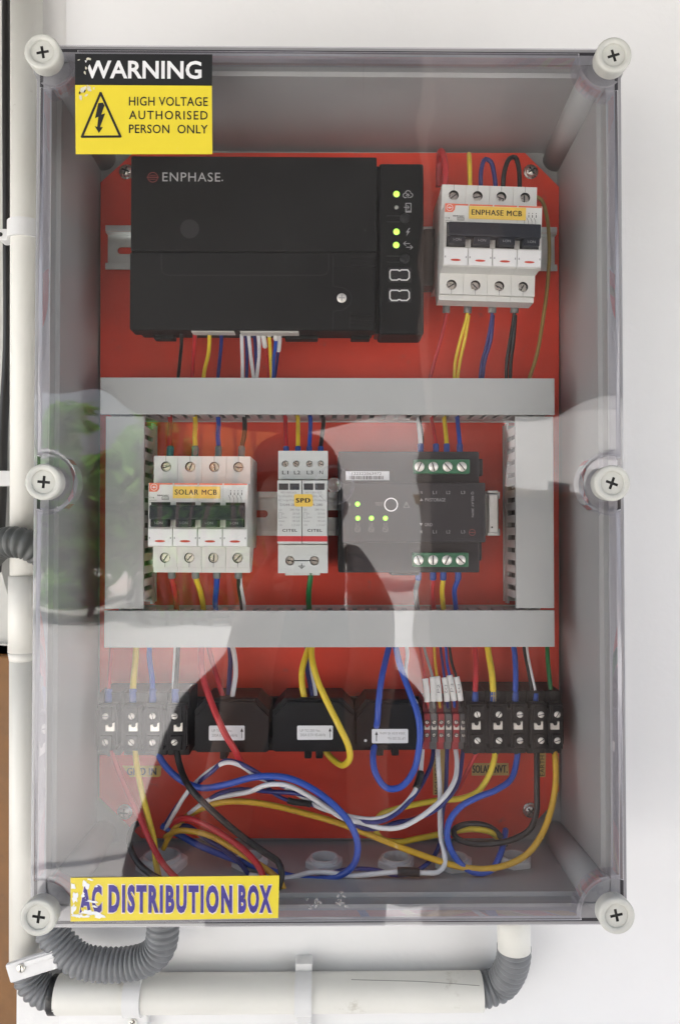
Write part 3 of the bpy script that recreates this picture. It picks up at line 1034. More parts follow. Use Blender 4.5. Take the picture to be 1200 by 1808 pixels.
# ---------------------------------------------------------------- circuit breakers
def breaker(label, loc, roty, name_text, lab_px, seedv):
    t = thing('circuit_breaker', loc, label, 'circuit breaker', 'four pole circuit breakers', roty)
    P = [(.052, .0425), (.005, .0425), (.005, .0218), (-.0155, .0214), (-.0155, -.0105), (-.0160, -.0115), (-.0160, -.0243), (-.0150, -.0250), (.005, -.0250), (.005, -.0405), (.0025, -.0407), (.0025, -.0446), (.017, -.0446), (.030, -.0270), (.052, -.0270)]
    wd = 0.0178
    poles = []
    meshes = {}
    for i in range(4):
        xc = (i - 1.5) * 0.0180
        if not meshes:
            mb = MB()
            mb.xprism(P, -wd / 2, wd / 2)
            for za, zb, hz in ((.0216, .0425, .0345), (-.0405, -.0248, -.0335)):
                mb.holed([(-wd / 2, za), (wd / 2, za), (wd / 2, zb), (-wd / 2, zb)], [circ(0, hz, 0.0038, 20)], 0.0, 0.0049, 0, 1)
                mb.box(-.00012, .00012, -0.00008, 0.001, zb - .004 if zb > 0 else za, zb if zb > 0 else za + .004, 0, 1)
            # window the handle works in
            mb.box(-.0070, .0070, -.01556, -.0150, -.0108, .0075, 0, 1)
            meshes['pole'] = mb.mesh('pole', [MCBW, DARK])
            mb = MB()
            mb.box(-wd / 2 + .0002, wd / 2 - .0002, -.0172, -.0155, -.0243, -.0116, .0006)
            mb.disc((0, -.01730, -.0208), .0038, mi=1, sz=.22)
            mb.box(-.0080, -.0072, -.01726, -.0172, -.0192, -.0178, 0, 2)
            mb.box(.0072, .0080, -.01726, -.0172, -.0192, -.0178, 0, 2)
            meshes['cover'] = mb.mesh('cover', [MCBF, INKR, INKG])
            mb = MB()
            mb.cyl((0, .0048, 0), (0, .0022, 0), .0031, seg=16)
            mb.box(-.0027, .0027, .0021, .004, -.0004, .0004, 0, 1)
            meshes['screw'] = mb.mesh('terminal_screw', [STEEL, DARK])
        def put(nm, me, par, lo=(0, 0, 0), ry=0):
            o = bpy.data.objects.new(nm, me)
            o.parent = par
            o.location = lo
            o.rotation_euler = (0, ry, 0)
            COL.objects.link(o)
            return o
        p = put('pole', meshes['pole'], t, (xc, 0, 0))
        put('cover', meshes['cover'], p)
        put('terminal_screw', meshes['screw'], p, (0, 0, .0345), random.uniform(0, 3))
        put('terminal_screw', meshes['screw'], p, (0, 0, -.0335), random.uniform(0, 3))
    # bar that ties the four handles
    mb = MB()
    mb.box(-.0337, .0337, -.0235, -.0160, -.0052, .0052, .0012)
    for i in range(4):
        xc = (i - 1.5) * 0.0180
        mb.box(xc - .0060, xc + .0060, -.0222, -.0157, -.0103, -.0045, .0006)
        mb.text('I-ON', xc - .0028, xc + .0028, -.0085, -.0067, -.02226, mi=1)
    mb.build('handle_bar', [TOGG, INKG], t, local=True)
    # prints on the front
    mb = MB()
    yp = -.01558
    for i in range(4):
        xc = (i - 1.5) * 0.0180
        mb.add([(xc - .0085, yp, .0202), (xc + .0085, yp, .0202), (xc + .0085, yp, .0213), (xc - .0085, yp, .0213)], [(0, 1, 2, 3)], 0)
    a = -.0355
    yq = yp - .00004
    mb.add([(a, yq, .0150), (a + .0055, yq, .0150), (a + .0072, yq, .0170), (a + .0076, yq, .0214), (a, yq, .0214)], [(0, 1, 2, 3, 4)], 0)
    for k in range(20):
        t0, t1 = 2 * math.pi * k / 20, 2 * math.pi * (k + 1) / 20
        cx, cz = a + .0034, .0183
        mb.add([(cx + r_ * math.cos(q), yq - .00004, cz + r_ * math.sin(q)) for r_, q in ((.0021, t0), (.0021, t1), (.00245, t1), (.00245, t0))], [(0, 1, 2, 3)], 1)
    mb.add([(cx - .0016, yq - .00004, cz - .0002), (cx + .0016, yq - .00004, cz - .0002), (cx + .0016, yq - .00004, cz + .0002), (cx - .0016, yq - .00004, cz + .0002)], [(0, 1, 2, 3)], 1)
    mb.add([(cx - .0003, yq - .00005, cz - .0008), (cx + .0003, yq - .00005, cz - .0008), (cx + .0003, yq - .00005, cz + .0008), (cx - .0003, yq - .00005, cz + .0008)], [(0, 1, 2, 3)], 1)
    mb.text('C16', a + .0003, a + .0036, .0102, .0113, yp, mi=2, bold=.02)
    mb.text('BB40160C', a + .0060, a + .0142, .0118, .0129, yp, mi=2, bold=.02)
    mb.text('240/415V~', a + .0003, a + .0060, .0084, .0092, yp, mi=2)
    mb.text('50Hz', a + .0003, a + .0030, .0070, .0078, yp, mi=2)
    for q in ((.0092, .0092, .0142, .0095), (.0092, .0112, .0142, .0115), (.0092, .0092, .0095, .0115), (.0139, .0092, .0142, .0115)):
        mb.box(a + q[0], a + q[2], yp, yp + .00003, q[1], q[3], 0, 2)
    mb.text('10000', a + .0098, a + .0136, .0099, .0107, yp, mi=2)
    for k in range(4):
        x = .0235 + k * .0027
        mb.box(x - .00028, x + .00028, yp, yp + .00003, .0128, .0148, 0, 2)
        mb.box(x - .00028, x + .00028, yp, yp + .00003, .0156, .0163, 0, 2)
        mb.box(x - .0004, x - .0002, yp, yp + .00003, .0075, .0100, 0, 2)
        q = Matrix.Translation((x - .0008, yp, .0113)) @ Matrix.Rotation(rad(-24), 4, 'Y')
        mb.box(-.00014, .00014, 0, .00003, -.0016, .0016, 0, 2, mat=q)
    mb.build('printing', [INKO, INKW, INK], t, local=True)
    # yellow name tape
    x0, x1, z0, z1, dz = lab_px
    mb = MB()
    mb.box(x0, x1, -.01595, -.01565, z0, z1, 0)
    nl = mb.build('name_label', YTAPE, t, local=True)
    w_ = x1 - x0; h_ = z1 - z0
    MB().text(name_text, x0 + w_ * .045, x1 - w_ * .075, z0 + h_ * .30, z1 - h_ * .26, -.01610, fat=.004, space=1.15).build('lettering', INK, nl, local=True)
    return t
def mid(pxs, pys, y):
    v = PX(pxs, pys, y)
    return v
# upper right
c1 = (PX(776, 430, .05) + PX(947, 430, .05)) / 2
zt_, zb_ = PX(861, 325, .05).z, PX(861, 524, .05).z
c1.z = (zt_ + zb_) / 2 - .001
breaker('white four pole breaker at upper right, slightly tilted, yellow name label', c1, rad(1.6), 'ENPHASE MCB', (-.0178, .0240, .0105, .0198, 0), 1)
c2 = (PX(271, 900, .05) + PX(441.5, 900, .05)) / 2
zt_, zb_ = PX(356, 804, .05).z, PX(356, 1003, .05).z
c2.z = (zt_ + zb_) / 2 - .001
breaker('white four pole breaker with SOLAR MCB label at middle left', c2, rad(0.3), 'SOLAR MCB', (-.0183, .0160, .0103, .0190, 0), 2)

# ---------------------------------------------------------------- gateway
Yg = 0.050
g = thing('monitoring_gateway', PX(490, 583, 0.10), 'large black gateway box with pale maker lettering and lit status lights', 'gateway')
mb = MB()
x0, x1, z0, z1 = RECT(229, 276, 664, 584, Yg)
mb.box(x0 + .004, x1 - .002, Yg + .016, 0.0780, z0 + .001, z1 - .002, .002)
mb.box(x0 + .012, x1 - .006, .0779, 0.1070, z0 + .020, z1 - .020, .002)
xa, xb, _, _ = RECT(338, 500, 660, 583, Yg)
mb.box(PX(262, 500, Yg).x, PX(300, 500, Yg).x, .068, .077, z0 - .002, z0 + .004, .001)
mb.box(PX(500, 500, Yg).x, PX(560, 500, Yg).x, .068, .077, z0 - .002, z0 + .004, .001)
mb.box(PX(620, 500, Yg).x, PX(655, 500, Yg).x, .068, .077, z0 - .002, z0 + .004, .001)
mb.build('base', BLACKPL, g)
MB().pbox(231, 276, 665, 444, Yg, Yg + .017, .0014, seg=3).build('upper_cover', BLACKPL, g)
mb = MB()
mb.pbox(229, 445, 662, 583, Yg + .0003, Yg + .017, .0018, seg=3)
mb.pbox(590, 446, 663, 470, Yg - .0004, Yg + .001, .0003)
for k in range(3):
    mb.pbox(618, 452 + 8 * k, 661, 456.5 + 8 * k, Yg - .0009, Yg, .0004)
    mb.pbox(618, 553 + 8 * k, 661, 557.5 + 8 * k, Yg - .0009, Yg, .0004)
lo = mb.build('lower_cover', BLACKPL, g)
mb = MB()
P = [(285, 447), (285, 474), (288, 482), (296, 486), (570, 486), (577, 483), (580, 476), (580, 447)]
mb.stroke(P, 1.3, Yg - .00008)
mb.stroke([(588, 452), (588, 505), (608, 509), (618, 517), (621, 527), (617, 538), (606, 547), (588, 550), (588, 581)], 1.2, Yg - .00008)
mb.stroke([(617, 447), (617, 476)], 1.0, Yg - .00008)
mb.stroke([(617, 550), (617, 581)], 1.0, Yg - .00008)
mb.build('latch_outline', DARK, lo)
c = PX(603, 526.5, Yg)
mb = MB()
mb.lathe((c.x, Yg - .0001, c.z), [(.0036, 0), (.0036, -.0005), (.0032, -.0008), (.00001, -.0009)], seg=20)
mb.box(c.x - .0022, c.x + .0022, Yg - .00112, Yg - .001, c.z - .0003, c.z + .0003, 0, 1)
mb.box(c.x - .0003, c.x + .0003, Yg - .00113, Yg - .001, c.z - .0022, c.z + .0022, 0, 1)
mb.build('cover_screw', [NICKEL, INKG], g)
MB().pdisc(335, 404, 17, Yg - .0001, seg=28).build('round_spot', M('spot_black', (.013, .013, .013), .6), g)  # flat dark round spot on the upper cover
# slim display strip on the right
MB().pbox(669, 288, 748, 590, Yg + .001, 0.0800, .0026, seg=3).build('side_strip', BLACKPL, g)
MB().box(PX(664, 500, Yg).x - .0004, PX(669, 500, Yg).x + .0008, Yg + .010, .078, PX(660, 584, Yg).z, PX(660, 282, Yg).z, .001).build('joint_strip', BLACKGL, g)
MB().pbox(746, 402, 772, 505, .088, .1072, .003).build('side_plug', M('dark_green_black_plastic', (.022, .028, .026), .45), g)
ysx = Yg + .001
for i, (px, py, on) in enumerate(((699.5, 343, 1), (699.5, 366.5, 0), (699.5, 409.5, 1), (699, 433, 1))):
    r = 5.6 if on else 3.6
    c = PX(px, py, ysx)
    k = (ysx - CAM_Y) / F_PX
    mb = MB()
    mb.lathe((c.x, ysx, c.z), [(r * k * 1.2, -.0001), (r * k * 1.15, -.0003), (r * k, -.0004)], seg=20, mi=1)
    mb.lathe((c.x, ysx, c.z), [(r * k, -.0004), (r * k * .8, -.0010), (r * k * .4, -.0013), (.00001, -.0014)], seg=20, mi=0)
    o = mb.build('status_light', [LEDC if on else LEDO, BLACKGL], g)
    if not on: o['label'] = 'unlit second status light'
yi = ysx - .0001
mb = MB()   # the small symbols
mb.ring(715.5, 345, 4.2, 1.5, yi, a0=60, a1=280)
mb.ring(720, 341.5, 5.0, 1.5, yi, a0=20, a1=165)
mb.ring(724.5, 344.5, 3.6, 1.5, yi, a0=-90, a1=100)
mb.stroke([(713, 348.5), (717, 348.5)], 1.5, yi)
mb.stroke([(722, 348.5), (725, 348.5)], 1.5, yi)
mb.stroke([(719.5, 349), (719.5, 343)], 1.5, yi)
mb.stroke([(716.5, 345.5), (719.5, 342), (722.5, 345.5)], 1.3, yi)
mb.stroke([(716, 359), (725, 359), (725, 374.5), (716, 374.5)], 1.6, yi, closed=True)
mb.poly([(716, 372), (716, 375), (725, 375), (725, 372)], yi - .00003)
mb.stroke([(713, 366), (721, 366)], 1.4, yi - .00002)
mb.stroke([(718.5, 362.5), (721.5, 366), (718.5, 369.5)], 1.3, yi - .00002)
mb.poly([(721.5, 402.5), (716, 410.5), (719, 410.5), (716.5, 417), (723.5, 408), (720, 408), (724, 402.5)], yi)
mb.stroke([(712, 430), (723, 430)], 1.4, yi)
mb.stroke([(716, 426.5), (712, 430), (716, 433.5)], 1.3, yi)
mb.stroke([(717, 436.5), (728, 436.5)], 1.4, yi)
mb.stroke([(724, 433), (728, 436.5), (724, 440)], 1.3, yi)
mb.build('symbols', INKG, g)
for py in (386, 457):
    mb = MB()
    c = PX(714, py, ysx)
    mb.lathe((c.x, ysx, c.z), [(.0037, -.0001), (.0037, -.0009), (.0030, -.0013), (.00001, -.0013)], seg=24)
    mb.pbox(683, py - 6, 706, py - 4.6, ysx - .0003, ysx, 0)
    mb.pbox(683, py + 4.6, 706, py + 6, ysx - .0003, ysx, 0)
    mb.build('button', BLACKGL, g)
for py in (485.5, 521.5):
    mb = MB()
    mb.pbox(685, py - 13, 726, py + 13, ysx - .0002, ysx, .0001, 1)
    P = [(690, py - 9), (702, py - 9), (704, py - 7.5), (706, py - 7.5), (708, py - 9), (719, py - 9), (722, py - 5), (722, py + 5), (718, py + 9), (708, py + 9), (706, py + 7.5), (703, py + 7.5), (701, py + 9), (691, py + 9), (688, py + 5), (688, py - 6)]
    mb.stroke(P, 2.3, ysx - .0003, 0, closed=True)
    mb.pbox(689, py - 8, 721, py + 8, ysx - .00025, ysx - .0002, 0, 2)
    mb.pbox(692, py - 3, 718, py + 3, ysx - .0004, ysx - .0003, 0, 1)
    mb.build('usb_socket', [M('usb_white_metal', (.72, .72, .70), .4, .2), BLACKGL, DARK], g)
yl = Yg - .00012
mb = MB()
mb.ptext('ENPHASE', 287, 304.5, 389, 320.5, yl, bold=.004, space=1.12)
mb.pdisc(392.5, 318.5, 1.4, yl)
mb.build('lettering', M('light_grey_print', (.42, .42, .41), .5), g)
mb = MB()
mb.ring(270, 313, 8.6, 1.7, yl)
mb.stroke([(260, 313), (280, 313)], 2.2, yl)
mb.stroke([(265, 309.5), (275, 309.5)], 1.5, yl)
mb.stroke([(265, 316.5), (275, 316.5)], 1.5, yl)
mb.build('emblem', INKRD, g)
mb = MB()
mb.pbox(338, 583.4, 413, 586.4, .0525, .062, 0)
mb.pbox(424, 583.4, 527, 587.4, .0525, .062, 0)
mb.build('terminal_plug', M('pale_connector_plastic', (.50, .48, .44), .5), g)

# ---------------------------------------------------------------- relay
Yn, Ysd = 0.045, 0.058
q = thing('relay_controller', PX(725, 1012, 0.10), 'dark grey relay module with green terminals and four green lights', 'relay')
mb = MB()
x0, x1, z0, z1 = RECT(597, 797, 846, 1011, Ysd)
mb.pbox(597, 797, 846, 1011, Ysd, .1075, .0014)
mb.pbox(838, 810, 852, 840, Ysd + .006, .105, .001)
mb.pbox(838, 955, 850, 990, Ysd + .006, .105, .001)
mb.build('base', RELAY, q)
x0, x1, z0, z1 = RECT(603, 852, 857, 958, Yn)
MB().box(x0, x1, Yn, Ysd + .002, z0, z1, .0015).build('front_hump', RELAY, q)
mb = MB()
mb.pbox(618, 858, 852, 951, Yn - .0003, Yn - .00001, .0001)
mb.build('front_foil', RELAYF, q)
yf_ = Yn - .0004
for px, py in ((631, 890), (631.5, 915), (655.5, 915), (680, 915)):
    c = PX(px, py, yf_)
    mb = MB()
    mb.disc((c.x, yf_, c.z), .0021, seg=18, mi=1)
    mb.lathe((c.x, yf_ - .0001, c.z), [(.0019, 0), (.0015, -.0002), (.00001, -.0003)], seg=18)
    mb.disc((c.x, yf_ - .00045, c.z), .0010, seg=14, mi=2)
    mb.build('status_light', [LEDG, BLACKGL, LEDC], q)
mb = MB()
mb.ring(690, 891, 11.3, 2.0, yf_)
mb.build('button_ring', INKW, q)
mb = MB()
mb.ptext('TEST', 662, 887, 676, 893, yf_)
mb.stroke([(717, 886), (722, 896), (712, 896)], .9, yf_, closed=True)
mb.stroke([(717, 889), (717, 893)], .9, yf_)
mb.stroke([(616, 888), (616, 893), (619, 890.5)], .8, yf_, closed=True)
for px, s_ in ((631, 'L1'), (655, 'L2'), (680, 'L3')):
    mb.ptext(s_, px - 3, 923, px + 3, 927.5, yf_)
    mb.ring(px, 934.5, 4.6, .8, yf_)
    mb.stroke([(px - 3, 934.5), (px - 1, 932.8), (px + 1, 936.2), (px + 3, 934.5)], .7, yf_)
mb.build('faint_printing', INKD, q)
mb = MB()
for px, s_ in ((743.5, 'N'), (767, 'L1'), (791, 'L2'), (817, 'L3')):
    for py in (869.5, 939):
        mb.ptext(s_, px - (1.6 if s_ == 'N' else 3.4), py - 2.8, px + (1.6 if s_ == 'N' else 3.4), py + 2.8, yf_)
mb.poly([(743.5, 879.5), (740.5, 884.5), (746.5, 884.5)], yf_)
mb.ptext('PV/STORAGE', 750, 879.5, 786, 885.5, yf_)
mb.poly([(743, 928.5), (740, 923.5), (746, 923.5)], yf_)
mb.ptext('GRID', 749, 923.5, 763, 929, yf_)
mb.ptext('Q RELAY 3RPN', 831, 868, 836, 913, yf_, rot=-90)
mb.build('printing', INKG, q)
mb = MB()
mb.ring(833, 940, 5.4, 1.1, yf_)
mb.stroke([(828, 940), (838, 940)], 1.3, yf_)
mb.build('emblem', M('faded_red_print', (.20, .045, .04), .5), q)
ysl = Ysd - .0003
mb = MB()
x0, x1, z0, z1 = RECT(610, 832, 687, 848, Ysd)
mb.box(x0, x1, ysl, Ysd - .00001, z0, z1)
yb = ysl - .0001
mb.ptext('122322063972', 621, 833.8, 673, 838.5, yb, 1)
px = 617.0
while px < 676:
    wv = random.choice((.6, .6, 1.0, 1.5))
    mb.stroke([(px, 840.5), (px, 846)], wv, yb, 1)
    px += wv + random.choice((.6, .8, 1.3))
mb.build('barcode_label', [PAPER, INK], q)
for (a, b, c_, d, ys_) in ((731, 811, 829, 836, (824, 740, 764.5, 789.5, 815)), (729, 976, 827, 1001, (989, 738.5, 764, 788.5, 813))):
    mb = MB()
    x0, x1, z0, z1 = RECT(a, b, c_, d, .050)
    mb.box(x0, x1, .050, Ysd + .004, z0, z1, .0008)
    for xx in ys_[1:]:
        cc = PX(xx, ys_[0], .050)
        mb.lathe((cc.x, .050, cc.z), [(.0049, .0001), (.0048, -.0007), (.0042, -.0007), (.0041, .0001)], seg=22)
    gt = mb.build('green_terminal', GREENT, q)
    for k, xx in enumerate(ys_[1:]):
        cc = PX(xx, ys_[0], .0498)
        mb = MB()
        mb.lathe((cc.x, .0498, cc.z), [(.0037, 0), (.0035, -.0004), (.00001, -.0005)], seg=20)
        ang = random.uniform(30, 120)
        mb.box(-.0034, .0034, -.00004, .0002, -.00038, .00038, 0, 1, mat=Matrix.Translation((cc.x, .0498 - .00053, cc.z)) @ Matrix.Rotation(rad(ang), 4, 'Y'))
        mb.build('terminal_screw', [NICKEL, DARK], gt)
mb = MB()
mb.pbox(597, 902, 612, 1010, Ysd - .004, Ysd + .001, .001)
mb.build('side_clip', BLACKPL, q)
mb = MB()
mb.pbox(690, 1010, 740, 1016, Ysd + .008, .10, .001)
mb.build('foot_clip', BLACKPL, q)
# end stop on the rail, right of the relay
es = thing('rail_end_stop', PX(872, 946, .10), 'bright steel end stop on the rail right of the relay', 'rail clip')
mb = MB()
mb.pbox(861, 872, 880, 941, .094, .1078, .0012)
mb.pbox(860, 866, 879, 871, .097, .107, .0006)
mb.pbox(860, 939, 881, 946, .097, .107, .0006)
mb.build('clip', ZINC, es)
MB().pdisc(868, 931, 1.6, .0939).build('clip_hole', DARK, es)

# ---------------------------------------------------------------- surge protector
Ysu, Yss = 0.047, 0.057
s = thing('surge_protector', PX(534, 1013, .10), 'pale grey surge protector marked SPD with a red band', 'surge protector')
mb = MB()
x0, x1, z0, z1 = RECT(491, 796, 578.5, 1012, Yss)
zm0, zm1 = PX(534, 962, Yss).z, PX(534, 846, Yss).z
H = []
for px, r in ((503.5, 5.8), (523, 5.8), (546, 5.8), (566, 5.8)):
    c = PX(px, 819, Yss); H.append((c, r * .575 / F_PX))
mb.holed([(x0, zm1), (x1, zm1), (x1, z1), (x0, z1)], [circ(c.x, c.z, r, 18) for c, r in H], Yss, Yss + .005, 0, 1)
HB = []
for px in (512, 555):
    c = PX(px, 990, Yss); HB.append((c, 8.2 * .575 / F_PX))
mb.holed([(x0, z0), (x1, z0), (x1, zm0), (x0, zm0)], [circ(c.x, c.z, r, 20) for c, r in HB], Yss, Yss + .005, 0, 1)
mb.box(x0, x1, Yss + .005, .1075, z0, z1)
mb.box(x0 + .004, x1 - .006, Yss + .02, .09, z0 - .003, z0, .0008)
mb.build('base', [SPDG, DARK], s)
for c, r in H + HB:
    mb = MB()
    mb.cyl((c.x, Yss + .0048, c.z), (c.x, Yss + .0022, c.z), r * .8, seg=16)
    mb.box(-r * .7, r * .7, 0, .001, -r * .12, r * .12, 0, 1, mat=Matrix.Translation((c.x, Yss + .00212, c.z)) @ Matrix.Rotation(random.uniform(0, 3), 4, 'Y'))
    mb.build('terminal_screw', [STEEL, DARK], s)
yl = Yss - .0001
mb = MB()
for px, s_ in ((503.5, 'L1'), (524.5, 'L2'), (547, 'L3'), (567, 'N')):
    w_ = 5.5 if s_ != 'N' else 3
    mb.ptext(s_, px - w_, 831, px + w_, 837.5, yl, bold=.008)
mb.stroke([(519, 990), (547, 990)], 1.8, yl)
mb.stroke([(532.5, 995), (532.5, 999)], 1.2, yl)
mb.stroke([(527, 999.5), (538, 999.5)], 1.2, yl)
mb.stroke([(529.5, 1001.7), (535.5, 1001.7)], 1.2, yl)
mb.stroke([(531.5, 1003.8), (533.5, 1003.8)], 1.2, yl)
mb.build('printing', INK, s)
mods = []
for k, (a, b) in enumerate(((489.5, 532.4), (533.6, 577.5))):
    mb = MB()
    x0, x1, _, _ = RECT(a, 848, b, 960, Ysu)
    zt_, zb_ = PX(534, 848, Ysu).z, PX(534, 960, Ysu).z
    mb.box(x0, x1, Ysu, Yss + .004, zb_, zt_, .0006)
    m_ = mb.build('cartridge', SPDG, s)
    w_ = x1 - x0
    MB().box(x0 - .0001, x1 + .0001, Ysu - .0002, Ysu + .004, PX(534, 956, Ysu).z, PX(534, 946.5, Ysu).z).build('red_band', REDBAND, m_)
    mb = MB()
    yl = Ysu - .0001
    for i in range(2):
        xx = a + 2.5 + i * 19.5
        mb.pbox(xx, 853.5, xx + 17, 865, yl, yl + .00008, 0, 1)
    T = [('NO > REPLACE', 6, 868, 34, 871.2, 0), ('Parafoudre AC', 1.5, 873.5, 36, 878, 0), ('AC Surge Protector', 1.5, 881, 41, 886, 0), ('DS44-280', 5, 889, 36, 893.5, .02),
         ('Uc', 3, 898, 8, 901.5, 0), ('280 Vac', 22, 898, 40, 901.5, 0), ('In', 9, 905, 12, 908.5, 0), ('20 kA', 27, 905, 40, 908.5, 0), ('Uoc', 9, 911.5, 17, 915, 0), ('10 kV', 27, 911.5, 40, 915, 0),
         ('Imax', 3, 918, 13, 921.5, 0), ('40 kA', 27, 918, 40, 921.5, 0), ('Up', 3, 925, 9, 929, 0), ('1.3 kV', 26, 925, 40, 929, 0)]
    for t_, u0, v0, u1, v1, bo in T:
        mb.ptext(t_, a + u0, v0, a + u1, v1, yl, 0, bold=bo)
    mb.ptext('CITEL', a + 9, 934, a + 35, 939, yl, 2, bold=.02, space=1.15)
    mb.stroke([(a + 3, 904.5), (a + 7.5, 904.5), (a + 7.5, 915.5), (a + 3, 915.5)], .6, yl, 0, closed=True)
    mb.build('printing', [INKG, M('dark_window', (.05, .055, .06), .25), INK], m_)
mb = MB()
mb.prism([(PX(a, b, Ysu - .0004).x, PX(a, b, Ysu - .0004).z) for a, b in ((521, 872.5), (549, 872.5), (551.5, 875), (552.5, 892), (550, 894.5), (522, 894.5), (519.5, 892), (519, 875))], Ysu - .0004, Ysu - .00015)
nl = mb.build('name_label', YTAPE, s)
MB().ptext('SPD', 523, 879.5, 547, 887.5, Ysu - .0005, fat=.03, space=1.25).build('lettering', INK, nl)

# ---------------------------------------------------------------- black power terminals
def make_terminal():
    """local: origin at the middle of the front ridge, x right, y into the box"""
    parts = {}
    W = .0168
    mb = MB()
    mb.box(-W / 2, W / 2, .010, .046, -.0245, .0245, .0010)
    mb.box(-W / 2 + .0012, W / 2 - .0012, .0012, .011, -.0185, .0165, .0008)
    mb.box(-W / 2 + .0001, -W / 2 + .0015, .0020, .012, -.0150, .0125, .0005)
    mb.box(W / 2 - .0015, W / 2 - .0001, .0020, .012, -.0150, .0125, .0005)
    mb.box(-.0045, .0045, -.0004, .003, .0040, .0150, .0007)
    mb.box(-.0045, .0045, -.0004, .003, -.0175, -.0065, .0007)
    for zz in (.0215, -.0215):
        mb.cyl((0, .0099, zz), (0, .0097, zz), .0036, seg=16, mi=1)
    parts['body'] = mb.mesh('body', [TBLACK, DARK])
    mb = MB()
    mb.lathe((0, -.0004, 0), [(.0030, 0), (.0029, -.0006), (.0020, -.0011), (.00001, -.0012)], seg=18)
    mb.box(-.0027, .0027, -.00165, -.0008, -.00035, .00035, 0, 1)
    parts['screw'] = mb.mesh('screw', [NICKEL, DARK])
    mb = MB()
    n_ = [(-.0036 + .0, -.0034), (.0042, -.0034), (.0042, .0042), (.0026, .0036)] + [(.0006 + .0021 * math.cos(rad(a)), .0022 + .0021 * math.sin(rad(a))) for a in range(0, -181, -20)] + [(-.0015, .0022), (-.0036, .0022)]
    mb.prism(n_, -.0012, .002, 0)
    mb.disc((.0006, -.00005, .0022), .0021, mi=1, seg=16)
    parts['clamp'] = mb.mesh('clamp', [NICKEL, DARK])
    return parts
TP = make_terminal()
def put_part(nm, me, par, lo=(0, 0, 0), ry=0.0):
    o = bpy.data.objects.new(nm, me)
    o.parent = par
    o.location = lo
    o.rotation_euler = (0, ry, 0)
    COL.objects.link(o)
    return o
def power_terminal(label, px, py, y, grp, sx=1.0, clx=.0, scx=0.0, ups=.0085, lows=-.0115):
    c = PX(px, py, y)
    t = thing('terminal_block', c, label, 'terminal block', grp)
    b_ = put_part('body', TP['body'], t)
    b_.scale = (sx, 1, 1)
    put_part('screw', TP['screw'], t, (scx, 0, ups), random.uniform(-1, 1.4))
    put_part('screw', TP['screw'], t, (scx, 0, lows), random.uniform(-1, 1.4))
    k_ = put_part('clamp', TP['clamp'], t, (clx, 0, 0))
    for o_ in t.children:
        if not o_.name.startswith('body'):
            o_.scale = (.84, .9, .84)
    return t
GRP = 'black power terminal blocks at the bottom'
for k, (px, who) in enumerate(((187.5, 'leftmost black terminal at GRID IN with red wire entering its top'), (232.5, 'black terminal at GRID IN with yellow wire entering its top'), (271, 'black terminal at GRID IN with blue wire entering its top'), (311, 'black terminal at GRID IN with black wire entering its top, beside current sensor'))):
    power_terminal(who, px, 1284, .070, GRP, 1.02, (.003, .0012, .0010, .0015)[k], (-.0005, .0, -.0006, -.0012)[k])
for k, (px, who, sx) in enumerate(((842, 'black terminal at SOLAR INVT. with red wire entering its top', 1.0), (880, 'black terminal at SOLAR INVT. with yellow wire entering its top', 1.0), (916, 'black terminal at SOLAR INVT. with blue wire entering its top', .93), (951.5, 'black terminal at SOLAR INVT. with thin white and black wires entering its top', .86), (982, 'narrow rightmost black terminal with green wire entering its top', .72))):
    power_terminal(who, px, 1281, .070, GRP, sx, (-.0012, -.0010, -.0012, -.0010, -.0018)[k], (0, 0, .0004, .0012, .0004)[k])

# small red and grey rail terminals
STR = M('red_terminal_plastic', (.33, .030, .035), .42, var=.06)
STG = M('grey_terminal_plastic', (.105, .10, .10), .42, var=.06)
Yt = .078
st_mesh = {}
for col in ('red', 'grey'):
    mb = MB()
    W = .0053
    mb.box(-W / 2, W / 2, .006, .034, -.0190, .0190, .0004)
    mb.box(-W / 2 + .0002, W / 2 - .0002, 0, .0065, -.0120, .0105, .0006)
    for zz in (.0040, -.0062):
        mb.cyl((0, -.00005, zz), (0, -.00015, zz), .0019, seg=14, mi=1)
    st_mesh[col] = mb.mesh('body', [STR if col == 'red' else STG, DARK])
mb = MB()
mb.cyl((0, -.0002, 0), (0, -.0005, 0), .0014, seg=12)
mb.box(-.0013, .0013, -.00056, -.0004, -.0002, .0002, 0, 1)
st_mesh['screw'] = mb.mesh('screw', [STEEL, DARK])
mb = MB()
mb.prism([(-.0022, -.0016), (.0022, -.0016), (.0022, .0016)] + [(.0013 * math.cos(rad(a)), .0012 + .0013 * math.sin(rad(a))) for a in range(0, -181, -30)] + [(-.0022, .0016)], -.0006, .0005)
st_mesh['clamp'] = mb.mesh('clamp', [NICKEL])
SMALLX = (753.5, 765.8, 778.5, 791.5, 805, 817.5)
ordn = ('leftmost small red rail terminal beside the blue loop', 'small grey rail terminal between the leftmost and middle red ones', 'middle small red rail terminal of three', 'small grey rail terminal between the middle and right red ones', 'right small red rail terminal of three', 'small grey rail terminal touching the black SOLAR INVT. terminals')
for k, px in enumerate(SMALLX):
    c = PX(px, 1284, Yt)
    t = thing('rail_terminal', c, ordn[k], 'terminal block', 'small red and grey rail terminals')
    put_part('body', st_mesh['red' if k % 2 == 0 else 'grey'], t)
    put_part('screw', st_mesh['screw'], t, (0, 0, .0040), random.uniform(0, 3))
    put_part('screw', st_mesh['screw'], t, (0, 0, -.0062), random.uniform(0, 3))
    put_part('clamp', st_mesh['clamp'], t, (0, 0, -.0002))

